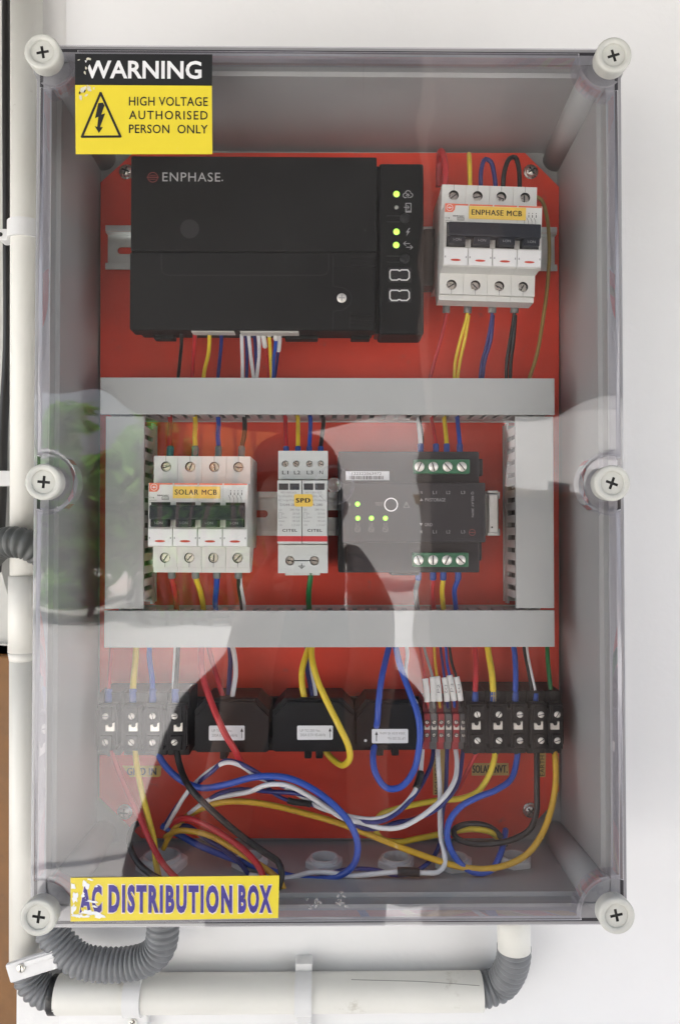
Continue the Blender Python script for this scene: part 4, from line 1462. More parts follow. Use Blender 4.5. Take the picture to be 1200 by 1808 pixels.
# ---------------------------------------------------------------- current sensors
Yc = .072
def sensor(label, x0, y0, x1, y1, lx0, ly0, lx1, ly1, nubs, flip, ch, pin=None):
    t = thing('current_sensor', PX((x0 + x1) / 2, y1, .11), label, 'current sensor', 'black clamp on current sensors')
    mb = MB()
    P = [(x0 + 4, y1), (x0, y1 - 6), (x0, y0 + 34), (x0 + ch, y0 + 8), (x1 - ch, y0 + 8), (x1, y0 + 34), (x1, y1 - 6), (x1 - 4, y1)]
    mb.prism([(PX(a, b, Yc).x, PX(a, b, Yc).z) for a, b in P], Yc, Yc + .004)
    P2 = [(x0 + 1, y1 - 1), (x0 - 1, y1 - 8), (x0 - 1, y0 + 22), (x0 + ch - 6, y0), (x1 - ch + 6, y0), (x1 + 1, y0 + 22), (x1 + 1, y1 - 8), (x1 - 1, y1 - 1)]
    mb.prism([(PX(a, b, Yc + .004).x, PX(a, b, Yc + .004).z) for a, b in P2], Yc + .0041, .112)
    mb.build('body', CTBLACK, t)
    mb = MB()
    mb.pbox(x0 + ch - 2, y0 + 2, x1 - ch + 2, y0 + 9, Yc + .002, Yc + .03, .001)
    mb.build('hinge', CTBLACK, t)
    for a in nubs:
        MB().pbox(a, y1 - 2, a + 13, y1 + 13, Yc + .010, Yc + .026, .0012).build('latch_foot', CTBLACK, t)
    mb = MB()
    x_0, x_1, z_0, z_1 = RECT(lx0, ly0, lx1, ly1, Yc)
    mb.prism(rrect(x_0, x_1, z_0, z_1, .0009, 3), Yc - .0003, Yc - .00005)
    l_ = mb.build('rating_label', PAPER, t)
    mb = MB()
    yl = Yc - .0004
    w_ = lx1 - lx0; h_ = ly1 - ly0
    if not flip:
        mb.ptext('UP TO 250 Vac.', lx0 + w_ * .08, ly0 + h_ * .26, lx0 + w_ * .66, ly0 + h_ * .44, yl)
        mb.ptext('200A 0.5V 45-66Hz', lx0 + w_ * .08, ly0 + h_ * .56, lx0 + w_ * .80, ly0 + h_ * .76, yl)
        xa = lx0 + w_ * .92
    else:
        mb.ptext('UP TO 250 Vac.', lx0 + w_ * .42, ly0 + h_ * .58, lx0 + w_ * .92, ly0 + h_ * .76, yl, rot=180)
        mb.ptext('200A 0.5V 45-66Hz', lx0 + w_ * .22, ly0 + h_ * .22, lx0 + w_ * .92, ly0 + h_ * .40, yl, rot=180)
        xa = lx0 + w_ * .13
    mb.stroke([(xa, ly0 + h_ * .85), (xa, ly0 + h_ * .35)], 1.4 if flip else .8, yl, 1)
    mb.poly([(xa, ly0 + h_ * .17), (xa - 2.6, ly0 + h_ * .42), (xa + 2.6, ly0 + h_ * .42)], yl - .00005, 1)
    mb.build('printing', [INKG, INK], l_)
    if pin:
        MB().pdisc(pin[0], pin[1], 2.6, Yc - .0002).build('pin', PAPER, t)
    return t
sensor('black current sensor right of GRID IN terminals, red wire crossing it', 345, 1232, 474, 1328, 369, 1281, 432, 1307, (388,), False, 26)
sensor('black current sensor in the middle under the yellow loop', 482, 1232, 624, 1327, 524.5, 1281, 587.5, 1306, (537, 557), False, 26)
sensor('black current sensor with upside down label inside the blue loop', 630, 1234, 744, 1322, 656, 1287, 720, 1312, (664, 691), True, 22, (645, 1307.5))
rl = thing('sensor_bracket', PX(490, 1240, .116), 'thin black mounting strip behind the three current sensors', 'bracket')
MB().pbox(332, 1231.5, 744, 1325, .1125, Y_PL - .0003, .0005).build('strip', CTBLACK, rl)

# ---------------------------------------------------------------- labels on the red plate
def plate_label(label, corners, text, tx, mat, rot=0, ink=INK, fat=.0):
    yl = Y_PL - .0004
    cx = sum(a for a, b in corners) / len(corners); cy_ = max(b for a, b in corners)
    t = thing('name_tape', PX(cx, cy_, Y_PL), label, 'label', 'name tapes on the red plate')
    MB().prism([(PX(a, b, yl).x, PX(a, b, yl).z) for a, b in corners], yl, Y_PL - .00005).build('tape', mat, t)
    MB().ptext(text, *tx, yl - .00012, fat=fat, space=1.05, rot=rot).build('lettering', ink, t)
plate_label('yellow tape reading GRID IN under the left terminals', [(216, 1352), (283, 1352), (285, 1355), (284, 1369), (281, 1372), (230, 1372), (225, 1364)], 'GRID IN', (225, 1355.5, 276, 1368.5), YTAPE, fat=.012)
plate_label('tan tape reading SOLAR INVT. under the right terminals', [(832, 1347.5), (897, 1347.5), (897.5, 1369), (832, 1369.5)], 'SOLAR INVT.', (834, 1351, 895, 1364.5), BUFF, fat=.008)
plate_label('tall tan tape with vertical wording under the small terminals', [(764, 1322), (787, 1322), (785, 1404), (764, 1404)], 'MONITORING', (767, 1326, 776, 1402), BUFF, rot=90)
plate_label('small tan vertical tape beside the hanging black wire', [(951, 1330), (963, 1330), (962, 1372), (951, 1372)], 'EARTH', (952.5, 1334, 960, 1370), BUFF, rot=90)

# ---------------------------------------------------------------- wires
WG = 'insulated wires inside the box'
def wire(label, col, r, P, caps=(), name='wire'):
    """P: (px, py, y); caps: (kind, start_mm, end_mm, radius_mm, material, text)"""
    pts = smooth_path([PX(a, b, c) for a, b, c in P], 0.0025)
    r *= .001
    if not caps:
        o = MB().tube(pts, r, 10).build(name, WC[col])
        return tag(o, label, 'wire', WG)
    t = thing(name, pts[0], label, 'wire', WG)
    MB().tube(pts, r, 10).build('insulation', WC[col], t)
    for kind, s0, s1, rr, m_ in caps:
        MB().tube(sub_path(pts, s0 * .001, s1 * .001), rr * .001, 12).build(kind, m_, t)
    return t
FB = lambda a, b, r=2.6: ('ferrule', a, b, r, FERR_B)
FG = lambda a, b, r=2.9: ('ferrule', a, b, r, FERR_G)
FT = lambda a, b, r=2.8: ('ferrule', a, b, r, FERR_T)
YB = .085
# above the ENPHASE breaker
wire('thick red wire looping over the top of the upper right breaker', 'red', 2.6, [(784, 332, .072), (786, 300, .071), (781, 271, .080), (777, 268, .088), (775, 285, .098), (774, 330, .102)])
wire('yellow wire looping over the top of the upper right breaker', 'yellow', 1.7, [(829, 332, .072), (829, 300, .071), (828, 276, .078), (827, 274, .088), (828, 300, .098), (829, 330, .100)])
wire('blue wire arched over the top of the upper right breaker', 'navy', 1.8, [(848, 332, .078), (849, 300, .076), (856, 281, .078), (866, 286, .080), (872, 310, .080), (875, 334, .078)])
wire('black wire arched over the top of the upper right breaker', 'black', 1.9, [(887, 332, .078), (890, 302, .076), (899, 280, .078), (909, 278, .080), (915, 296, .080), (917, 334, .078)])
wire('olive wire running down right of the upper right breaker', 'olive', 1.5, [(940, 345, .092), (955, 353, .090), (965, 385, .088), (969, 440, .086), (966, 500, .088), (957, 570, .094), (946, 630, .098), (934, 668, .100), (930, 685, .102)])
for lab, colr, P in (('red', 'red', [(787, 530, .075), (787, 556, .076), (780, 590, .084), (766, 640, .094), (757, 675, .098)]),):
    wire('red wire hanging below the upper right breaker', colr, 1.5, P, [FG(0, 10)])
wire('left yellow wire of the pair below the upper right breaker', 'yellow', 1.35, [(826, 530, .075), (824, 556, .076), (812, 600, .086), (803, 640, .094), (801, 676, .098)], [FG(0, 10, 3.1)])
wire('right yellow wire of the pair below the upper right breaker', 'yellow', 1.35, [(827, 556, .077), (821, 595, .084), (812, 635, .092), (806, 676, .097)])
wire('left blue wire of the pair below the upper right breaker', 'navy', 1.35, [(868, 530, .075), (868, 556, .076), (858, 610, .088), (850, 640, .094), (846, 676, .098)], [FG(0, 10, 3.1)])
wire('right blue wire of the pair below the upper right breaker', 'navy', 1.35, [(870, 556, .077), (866, 600, .084), (855, 640, .092), (851, 676, .097)])
wire('left black wire of the pair below the upper right breaker', 'black', 1.5, [(908, 530, .075), (907, 556, .076), (900, 600, .086), (894, 640, .094), (893, 676, .098)], [FG(0, 10, 3.2)])
wire('right black wire of the pair below the upper right breaker', 'black', 1.5, [(909, 556, .077), (906, 600, .084), (901, 640, .092), (900, 676, .097)])
# below the gateway
Yw = .084
for px0, px1, colr, r, nm in ((320, 316, 'black', 1.4, 'black wire leaving the gateway underside at far left'), (343, 340, 'red', 1.6, 'plain red wire leaving the gateway underside'), (369, 361, 'yellow', 1.6, 'thick yellow wire leaving the gateway underside'), (390, 386, 'navy', 1.5, 'single blue wire leaving the gateway underside'),
                          ):
    wire(nm, colr, r, [(px0, 577, .058), (px0 + 1, 598, .066), (px0 - 1, 625, .080), (px1, 655, .094), (px1 - 3, 682, .098)])
wire('first white wire leaving the gateway underside', 'white', 1.5, [(427, 577, .058), (427, 600, .067), (428, 640, .088), (428, 682, .098)])
wire('first dark navy wire between white ones under the gateway', 'navy', 1.4, [(434, 577, .060), (435, 600, .070), (436, 640, .090), (435, 682, .100)])
wire('second white wire leaving the gateway underside', 'white', 1.5, [(437, 577, .058), (440, 600, .067), (444, 640, .088), (450, 682, .098)])
wire('second dark navy wire between white ones under the gateway', 'navy', 1.4, [(447, 577, .060), (450, 600, .070), (452, 640, .090), (454, 682, .100)])
wire('third white wire leaving the gateway underside', 'white', 1.5, [(454, 577, .058), (457, 600, .067), (457, 630, .086), (452, 682, .098)])
wire('thin red wire in a white marker sleeve under the gateway', 'red', 1.1, [(462, 577, .058), (466, 600, .067), (471, 632, .086), (476, 682, .098)], [('marker_sleeve', 4, 20, 2.0, SLEEVE)])
wire('thin yellow wire in a short white sleeve under the gateway', 'yellow', 1.4, [(474, 577, .058), (476, 600, .067), (478, 640, .088), (479, 682, .098)], [('marker_sleeve', 3, 8, 2.0, SLEEVE)])
wire('thin blue wire in a short white sleeve under the gateway', 'blue', 1.5, [(487, 577, .057), (487, 600, .067), (483, 640, .088), (481, 682, .098)], [('marker_sleeve', 3, 12, 2.1, SLEEVE)])
wire('last thin blue wire in a long white sleeve under the gateway', 'navy', 1.1, [(492, 577, .060), (493, 600, .069), (489, 640, .090), (483, 682, .100)], [('marker_sleeve', 4, 24, 1.9, SLEEVE)])
# above the SOLAR breaker
for px, colr, nm in ((301, 'red', 'red'), (345, 'yellow', 'yellow'), (386, 'blue', 'blue'), (427, 'black', 'black')):
    dx = 5 if colr == 'black' else 0
    wire('%s wire entering the top of the SOLAR breaker' % nm, colr, 1.9, [(px + dx - 3, 722, .098), (px + dx, 745, .094), (px + dx - 1, 770, .084), (px, 790, .076), (px - 1, 812, .072)], [FT(-11, 0)])
for px, px1, colr, nm in ((303, 313, 'red', 'red'), (345, 360, 'yellow', 'yellow'), (382, 382, 'blue', 'blue')):
    wire('%s wire leaving the bottom of the SOLAR breaker' % nm, colr, 2.2, [(px, 998, .075), (px + 1, 1020, .077), (px + (px1 - px) * .5, 1040, .084), (px1 - 2, 1064, .092), (px1, 1085, .098)], [FG(0, 10, 3.0)])
wire('black wire leaving the bottom of the SOLAR breaker', 'black', 1.5, [(421, 998, .075), (421, 1020, .077), (422, 1040, .084), (426, 1064, .092), (428, 1085, .098)], [FG(0, 10, 3.0)])
wire('white wire twinned with the black one under the SOLAR breaker', 'white', 1.3, [(425, 1016, .079), (425, 1030, .081), (428, 1048, .085), (431, 1066, .091), (432, 1085, .097)])
# surge protector
for px0, px1, colr in ((504, 505, 'red'), (526, 526, 'yellow'), (548, 546, 'blue'), (571, 566, 'black')):
    wire('%s wire entering the top of the SPD module' % colr, colr, 1.7, [(px0 - 1, 722, .098), (px0, 745, .094), (px0 + (px1 - px0) * .5, 770, .084), (px1, 790, .078), (px1, 804, .076)], [FB(-7, 0, 2.4)])
wire('green earth wire leaving the bottom of the SPD module', 'green', 2.2, [(549, 1004, .078), (548, 1020, .080), (545, 1045, .086), (545, 1066, .092), (547, 1085, .097)])
# relay
for px0, px1, colr, nm in ((738, 742, 'white', 'white'), (762, 769, 'red', 'red'), (784, 788, 'yellow', 'yellow'), (807, 811, 'blue', 'blue')):
    wire('%s wire entering the top of the relay' % nm, colr, 1.8 if colr != 'red' else 1.5, [(px0 - 2, 722, .098), (px0, 742, .094), (px0 + (px1 - px0) * .6, 765, .086), (px1, 785, .080), (px1, 806, .078)], [FB(-10, 0, 2.4)])
wire('thin black wire twinned with the white one above the relay', 'black', .9, [(737, 722, .097), (742, 745, .092), (746, 770, .085), (745, 800, .079)])
for px0, px1, colr, nm in ((738, 735, 'grey', 'grey'), (764, 764, 'red', 'red'), (782, 781, 'yellow', 'yellow'), (808, 803, 'blue', 'blue')):
    wire('%s wire leaving the bottom of the relay' % nm, colr, 2.0, [(px0, 1004, .080), (px0, 1022, .082), (px1 - 1, 1040, .086), (px1, 1062, .092), (px1 + 3, 1085, .097)], [FB(0, 9, 2.5)])
# top of GRID IN
for px0, px1, colr, r in ((197, 192, 'red', 1.5), (241, 235, 'yellow', 2.5), (265, 270, 'blue', 2.1), (314, 310, 'black', 2.1)):
    wire('%s wire dropping into the top of the GRID IN terminals' % colr, colr, r, [(px0, 1132, .098), (px0 - 1, 1160, .094), (px1 + (px0 - px1) * .3, 1195, .086), (px1, 1222, .081), (px1, 1240, .080)], [FB(-10, 0, 2.9)])
wire('thin white wire beside the black one at the GRID IN terminals', 'white', .9, [(309, 1132, .096), (308, 1160, .092), (306, 1195, .085), (306, 1235, .080)])
# out of GRID IN, downwards
wire('red wire running from the leftmost terminal down behind the name sticker', 'red', 2.2, [(196, 1318, .082), (203, 1342, .080), (224, 1395, .070), (246, 1440, .058), (262, 1478, .048), (288, 1525, .040), (322, 1560, .034), (360, 1590, .032)])
wire('yellow wire running from the GRID IN terminals down past the gland nut', 'yellow', 2.3, [(239, 1318, .082), (241, 1345, .078), (250, 1395, .068), (261, 1440, .060), (272, 1485, .052), (276, 1525, .046), (283, 1560, .042)])
wire('thick blue wire sweeping right from GRID IN in a long arch and back', 'blue', 2.5, [(276, 1318, .084), (285, 1342, .080), (315, 1374, .072), (355, 1391, .064), (400, 1385, .058), (450, 1372, .054), (505, 1373, .050), (550, 1392, .047), (590, 1422, .045), (618, 1455, .045), (631, 1490, .046), (625, 1525, .048), (600, 1546, .050), (560, 1553, .052), (520, 1549, .054), (470, 1535, .058), (410, 1516, .064), (350, 1492, .070), (310, 1470, .074), (286, 1458, .078)])
wire('black wire falling diagonally from the GRID IN terminals to the sticker corner', 'black', 2.5, [(311, 1318, .082), (317, 1350, .076), (335, 1390, .056), (375, 1432, .046), (425, 1475, .042), (470, 1507, .040), (491, 1522, .038), (497, 1540, .034), (493, 1562, .032), (480, 1585, .032)])
# sensor leads
wire('red wire crossing in front of the left current sensor', 'red', 2.6, [(357, 1132, .098), (355, 1160, .090), (360, 1200, .076), (375, 1245, .066), (397, 1295, .062), (415, 1325, .064), (425, 1345, .070)])
wire('second red wire entering behind the left current sensor', 'red', 2.0, [(366, 1132, .100), (374, 1165, .096), (386, 1205, .088), (398, 1246, .082)])
wire('white wire entering the top of the left current sensor', 'white', 2.0, [(408, 1132, .098), (414, 1158, .094), (416, 1190, .088), (411, 1225, .082), (408, 1250, .080)])
wire('navy wire beside the white one at the left current sensor', 'navy', 2.0, [(405, 1132, .100), (407, 1165, .097), (405, 1200, .092), (402, 1250, .084)])
wire('short yellow wire curving into the middle current sensor', 'yellow', 2.5, [(549, 1132, .096), (541, 1155, .090), (533, 1185, .084), (534, 1215, .080), (541, 1248, .082)])
wire('long yellow wire looping over the right side of the middle current sensor', 'yellow', 2.5, [(551, 1132, .092), (550, 1158, .084), (560, 1200, .072), (580, 1245, .062), (600, 1285, .058), (615, 1318, .058), (617, 1340, .062), (606, 1351, .068), (592, 1345, .078), (579, 1332, .084), (572, 1322, .086)])
wire('navy wire entering the top of the middle current sensor', 'navy', 1.8, [(541, 1140, .100), (542, 1180, .092), (548, 1215, .086), (552, 1250, .082)])
wire('white wire entering the top of the middle current sensor', 'white', 1.7, [(546, 1140, .100), (549, 1190, .092), (556, 1220, .086), (558, 1250, .082)])
wire('blue wire looping right round the upside down current sensor', 'blue', 2.5, [(689, 1132, .096), (682, 1160, .088), (673, 1200, .074), (668, 1240, .066), (666, 1272, .066), (664, 1283, .074)])
wire('blue loop coming out under the upside down current sensor', 'blue', 2.5, [(662, 1312, .076), (658, 1335, .066), (663, 1366, .060), (682, 1391, .058), (706, 1390, .058), (728, 1365, .058), (738, 1330, .058), (741, 1290, .058), (736, 1258, .060), (722, 1220, .068), (706, 1175, .080), (696, 1132, .094)])
wire('white wire sweeping down past the blue loop to the small terminals', 'white', 1.5, [(716, 1132, .096), (719, 1158, .088), (716, 1180, .084), (718, 1205, .080), (725, 1225, .078), (735, 1242, .080)])
# sleeves over the small terminals
SL = [(742, 1178, 750, 1198, 754, 1239, 'red', ''), (750, 1160, 763, 1195, 765, 1238, 'grey', ''), (765, 1132, 771, 1194, 775, 1238, 'amber', 'P2'), (778, 1150, 784, 1196, 789, 1238, 'navy', 'D2'), (785, 1132, 793, 1192, 801, 1237, 'blue', 'P3'), (790, 1132, 805, 1195, 813, 1237, 'black', 'D3')]
for k, (a, b, c_, d, e, f, colr, tx) in enumerate(SL):
    P = [(a - (c_ - a) * .3, 1130, .098), (a, min(b, 1150), .094), ((a + c_) / 2, 1172, .088), (c_, d, .081), ((c_ + e) / 2 + .6, (d + f) / 2, .0795), (e, f, .079), (e + 1, f + 12, .085)]
    t = wire('%s wire in a white marker sleeve over the small rail terminals' % ('thin ' + colr), colr, 1.15, P)
    pts = smooth_path([PX(*p) for p in P[3:6]], .002)
    # hang the sleeve on the wire itself
    mb = MB().tube(pts, .0024, 12)
    sl = mb.build('marker_sleeve', SLEEVE, t)
    if tx:
        v = PX((c_ + e) / 2 + .5, (d + f) / 2, .0760)
        mb = MB().text(tx, v.x - .0011, v.x + .0011, v.z - .0033, v.z + .0033, .0764, rot=90 if k % 2 == 0 else -90)
        mb.build('lettering', INKG, sl)
# top of SOLAR INVT.
for px0, px1, colr, r in ((838, 838, 'red', 2.2), (861, 870, 'yellow', 2.6), (907, 909, 'blue', 2.2)):
    wire('%s wire dropping into the top of the SOLAR INVT. terminals' % colr, colr, r, [(px0 - 2, 1132, .098), (px0 + 1, 1155, .094), (px0 + (px1 - px0) * .6 + 1.5, 1190, .086), (px1, 1222, .081), (px1, 1240, .080)], [FB(-8, 0, 2.6)])
wire('thin white wire dropping into the SOLAR INVT. terminals', 'white', 1.0, [(928, 1132, .098), (932, 1160, .092), (938, 1190, .086), (945, 1224, .081), (945, 1238, .080)], [FB(-6, 0, 2.2)])
wire('thin black wire beside the white one at the SOLAR INVT. terminals', 'black', 1.3, [(923, 1132, .100), (927, 1160, .094), (934, 1195, .088), (940, 1238, .082)])
wire('green wire dropping into the narrow rightmost terminal', 'green', 1.8, [(965, 1132, .100), (966, 1160, .096), (969, 1195, .090), (974, 1240, .082)])
# from the small terminals down
wire('white wire from the small terminals with black tape curving left in the tangle', 'white', 1.7, [(746, 1318, .088), (744, 1345, .080), (741, 1372, .070), (731, 1398, .062), (712, 1422, .058), (690, 1438, .056), (660, 1446, .056), (625, 1443, .058), (602, 1438, .060), (560, 1424, .064), (525, 1402, .066), (495, 1386, .066), (455, 1372, .064), (425, 1352, .064), (402, 1346, .064), (378, 1356, .066), (350, 1378, .070), (330, 1400, .070), (310, 1432, .072), (292, 1465, .076)], [('tape_wrap', 22, 36, 2.9, TAPE)])
wire('navy wire from the small terminals twisting with the taped white one', 'navy', 1.7, [(765, 1318, .090), (762, 1345, .084), (748, 1378, .072), (728, 1408, .060), (700, 1436, .055), (672, 1450, .054), (640, 1450, .056), (600, 1434, .062), (560, 1416, .064), (520, 1396, .070), (480, 1380, .060), (440, 1356, .062), (415, 1345, .066), (395, 1344, .068), (375, 1362, .062), (345, 1386, .072), (315, 1420, .074), (292, 1455, .078)])
wire('white wire dropping straight from the small terminals to the box floor', 'white', 1.9, [(772, 1318, .090), (773, 1345, .078), (776, 1395, .070), (776, 1440, .066), (778, 1480, .060), (784, 1508, .054), (784, 1528, .050), (772, 1540, .048), (750, 1541, .048), (705, 1539, .048), (660, 1543, .049), (620, 1546, .050), (575, 1540, .052), (545, 1541, .053), (515, 1549, .052), (490, 1551, .050), (440, 1545, .052)], [('tape_wrap', 110, 126, 3.3, TAPE)])
wire('navy wire dropping beside the straight white wire to the box floor', 'navy', 1.7, [(789, 1318, .090), (788, 1350, .082), (786, 1400, .076), (780, 1440, .074), (778, 1480, .070), (768, 1508, .062), (750, 1528, .054), (728, 1540, .050), (700, 1545, .050), (660, 1536, .051), (625, 1534, .052), (590, 1540, .055), (550, 1553, .054), (500, 1560, .052), (450, 1556, .054)])
wire('white wire from the small terminals curving left under the yellow one', 'white', 1.9, [(803, 1318, .090), (806, 1345, .078), (803, 1375, .068), (788, 1402, .060), (765, 1425, .056), (735, 1447, .054), (705, 1461, .053), (675, 1462, .054), (640, 1453, .056), (605, 1444, .052), (575, 1425, .052), (545, 1405, .052), (505, 1386, .052), (470, 1386, .054), (440, 1398, .060), (405, 1404, .066), (370, 1412, .072), (340, 1432, .076), (328, 1444, .080)])
wire('navy wire from the small terminals curving left with the white one', 'navy', 1.7, [(817, 1318, .092), (814, 1350, .084), (807, 1385, .072), (790, 1410, .062), (765, 1432, .058), (730, 1447, .060), (700, 1452, .062), (670, 1462, .058), (640, 1462, .058), (605, 1440, .058), (570, 1416, .058), (530, 1402, .060), (480, 1398, .066), (420, 1394, .066), (385, 1402, .068), (355, 1425, .078), (332, 1440, .082)])
wire('navy wire end with black tape in the middle of the tangle', 'navy', 1.5, [(470, 1388, .070), (490, 1405, .066), (515, 1415, .064), (545, 1419, .064), (575, 1432, .066)], [('tape_wrap', 20, 38, 2.5, TAPE)])
# from SOLAR INVT. down
wire('red wire leaving the SOLAR INVT. terminals down to the left', 'red', 1.8, [(846, 1318, .086), (838, 1335, .084), (825, 1360, .086), (810, 1390, .092), (785, 1420, .098), (750, 1438, .100), (710, 1452, .102), (680, 1462, .104)])
wire('yellow wire leaving the SOLAR INVT. terminals and curving left', 'yellow', 2.3, [(874, 1318, .084), (872, 1340, .080), (862, 1370, .076), (842, 1398, .074), (812, 1410, .074), (775, 1413, .076), (735, 1420, .078), (700, 1428, .080), (670, 1440, .084), (662, 1462, .086), (672, 1480, .084), (698, 1487, .082), (740, 1480, .080), (790, 1470, .078), (830, 1464, .076), (862, 1468, .076), (880, 1480, .080)])
wire('blue wire leaving the SOLAR INVT. terminals in a deep loop to the floor', 'blue', 2.4, [(914, 1318, .086), (911, 1345, .084), (902, 1375, .078), (875, 1395, .070), (842, 1408, .064), (812, 1425, .060), (793, 1450, .057), (789, 1478, .055), (798, 1505, .053), (820, 1532, .051), (846, 1542, .050), (868, 1535, .052), (882, 1510, .060), (889, 1485, .074), (892, 1465, .084)])
wire('black wire hanging from the SOLAR INVT. terminals and coiling at the bottom', 'black', 2.3, [(947, 1318, .084), (947, 1350, .078), (947, 1400, .074), (946, 1435, .072), (934, 1465, .070), (905, 1482, .068), (870, 1489, .064), (830, 1489, .062), (806, 1480, .064), (800, 1467, .070), (815, 1457, .076), (845, 1455, .080), (870, 1464, .080), (885, 1480, .076), (892, 1495, .074)])
wire('amber wire from the rightmost terminal sweeping under to the far left', 'amber', 2.4, [(978, 1318, .084), (980, 1345, .078), (980, 1385, .072), (972, 1430, .066), (956, 1473, .060), (932, 1506, .055), (900, 1525, .052), (860, 1534, .051), (815, 1531, .051), (765, 1517, .053), (710, 1497, .056), (650, 1473, .060), (600, 1454, .064), (545, 1438, .068), (490, 1424, .070), (440, 1416, .068), (395, 1416, .070), (360, 1426, .074), (335, 1438, .078), (318, 1452, .080), (300, 1475, .076)])
# left end of the tangle, over the gland nut
wire('black wire curling left of the gland nut to behind the sticker', 'black', 2.3, [(252, 1453, .076), (240, 1456, .068), (230, 1472, .060), (230, 1495, .052), (243, 1522, .044), (266, 1543, .038), (300, 1560, .034)])
wire('red wire rising from the gland nut and falling to the name sticker', 'red', 2.4, [(296, 1470, .078), (310, 1452, .074), (328, 1445, .066), (360, 1455, .058), (400, 1478, .050), (435, 1505, .044), (458, 1532, .040), (468, 1558, .034)])
wire('amber wire from the gland nut curving round the sticker right end', 'amber', 2.2, [(292, 1478, .074), (315, 1467, .066), (340, 1468, .062), (372, 1476, .058), (402, 1492, .054), (440, 1516, .048), (475, 1538, .042), (497, 1560, .036), (500, 1578, .034), (490, 1592, .033), (470, 1600, .033)])
wire('navy and blue wire leaving the gland nut along the box floor', 'navy', 1.8, [(300, 1466, .080), (330, 1458, .074), (362, 1480, .068), (395, 1500, .062), (420, 1520, .058), (440, 1545, .056)])
wire('short amber stub standing in the left gland nut', 'amber', 2.0, [(318, 1452, .074), (306, 1466, .072), (295, 1485, .072), (288, 1500, .072)])

# ---------------------------------------------------------------- conduits outside
Yp = .1235
def pipe_tube(P, r, step=.004):
    return smooth_path([PX(*p) for p in P], step)
pv = thing('vertical_conduit', PX(45, 1700, Yp), 'cream plastic conduit running down the wall left of the box', 'conduit')
r0 = 27.0 * .645 / F_PX
MB().tube([PX(47.5, -60, Yp), PX(47.5, 500, Yp), PX(47, 1018, Yp)], r0, 28).build('upper_pipe', PIPE, pv)
r1 = r0 * 1.10
MB().tube([PX(47, 1016, Yp), PX(46.5, 1150, Yp)], r1, 28).tube([PX(46.5, 1150, Yp), PX(47, 1165, Yp)], r1, 28, rf=lambda s: r1 if s < .001 else r0 * 1.03).build('socket', PIPE, pv)
MB().tube([PX(47, 1164, Yp), PX(47, 1400, Yp), PX(47, 1712, Yp)], r0 * 1.03, 28).build('lower_pipe', PIPE, pv)
ph = thing('horizontal_conduit', PX(480, 1785, Yp), 'cream plastic conduit running along the wall under the box', 'conduit')
r2 = 31.5 * .645 / F_PX
MB().tube([PX(103, 1755, Yp), PX(300, 1754, Yp), PX(600, 1752, Yp), PX(849, 1750, Yp)], r2, 28, caps=False).tube([PX(849, 1750, Yp), PX(103, 1755, Yp)], r2 * .88, 20, caps=True).build('pipe', PIPE, ph)
mb = MB()
P = [(620, 1731), (680, 1732.5), (740, 1734), (790, 1737), (846, 1741)]
mb.tube(smooth_path([PX(a, b, Yp - r2 * .93 + (1750 - b) * .0000) + Vector((0, -.0002 + abs(b - 1752) * .00006, 0)) for a, b in P], .004), .00025, 5)
mb.build('scored_line', M('grey_score', (.25, .24, .22), .8), ph)
sp = thing('short_conduit', PX(907, 1675, .105), 'short cream pipe stub coming out of the box underside at right', 'conduit')
MB().tube([PX(905, 1600, .100), PX(906, 1640, .100), PX(907, 1676, .100)], 28.5 * .62 / F_PX, 28).build('pipe', PIPE, sp)
def corrugated(label, P, rpx, y, mat, pitch=.0050, depth=.0011, cat='flexible conduit'):
    pts = smooth_path([PX(*p) for p in P], .0008)
    R = rpx * (y - CAM_Y) / F_PX
    def rf(s):
        q = (s / pitch) % 1.0
        w_ = .5 - .5 * math.cos(2 * math.pi * q)
        return R - depth * (1 - w_ ** .38)
    o = MB().tube(pts, R, 22, rf=rf).build('corrugated_conduit', mat)
    return tag(o, label, cat, 'grey corrugated flexible conduits')
corrugated('large grey corrugated hose curving from box underside to the lower left corner', [(287, 1600, .100), (288, 1640, .100), (282, 1672, .102), (262, 1692, .104), (225, 1702, .106), (180, 1703, .106), (140, 1695, .106), (112, 1672, .108), (92, 1645, .110), (84, 1620, .112)], 28.5, .106, CORR, .0047, .0024)
corrugated('small grey corrugated elbow joining vertical and horizontal cream pipes at lower left', [(46, 1690, Yp), (50, 1715, Yp), (62, 1738, Yp), (82, 1752, Yp), (106, 1756, Yp)], 28.0, Yp, CORR, .0048, .0024)
corrugated('grey corrugated elbow between horizontal conduit and the stub at lower right', [(907, 1668, .102), (906, 1690, .106), (898, 1716, .114), (880, 1738, Yp), (846, 1751, Yp)], 29.5, .112, CORR, .0056, .0022)
corrugated('dark grey corrugated hose crossing the vertical conduit at the left edge', [(-30, 992, .13), (0, 962, .108), (28, 957, .098), (50, 962, .098), (75, 975, .105)], 28.0, .100, CORRD, .0048, .0024)
bt = MB().tube(smooth_path([PX(92, 1756, Yp), PX(105, 1756, Yp)], .002), r2 * .99, 24).build('tape_joint', TAPE)
tag(bt, 'black tape band on the left end of the horizontal conduit', 'tape')
cable = tag(MB().tube(smooth_path([PX(12, -60, .165), PX(13, 200, .165), PX(14, 420, .165), PX(14, 620, .165), PX(6, 760, .165), PX(4, 870, .165), PX(0, 950, .165), PX(-6, 1010, .165)], .006), .0042, 14).build('cable', WC['black']), 'black cable running down the gap left of the cream conduit', 'cable')
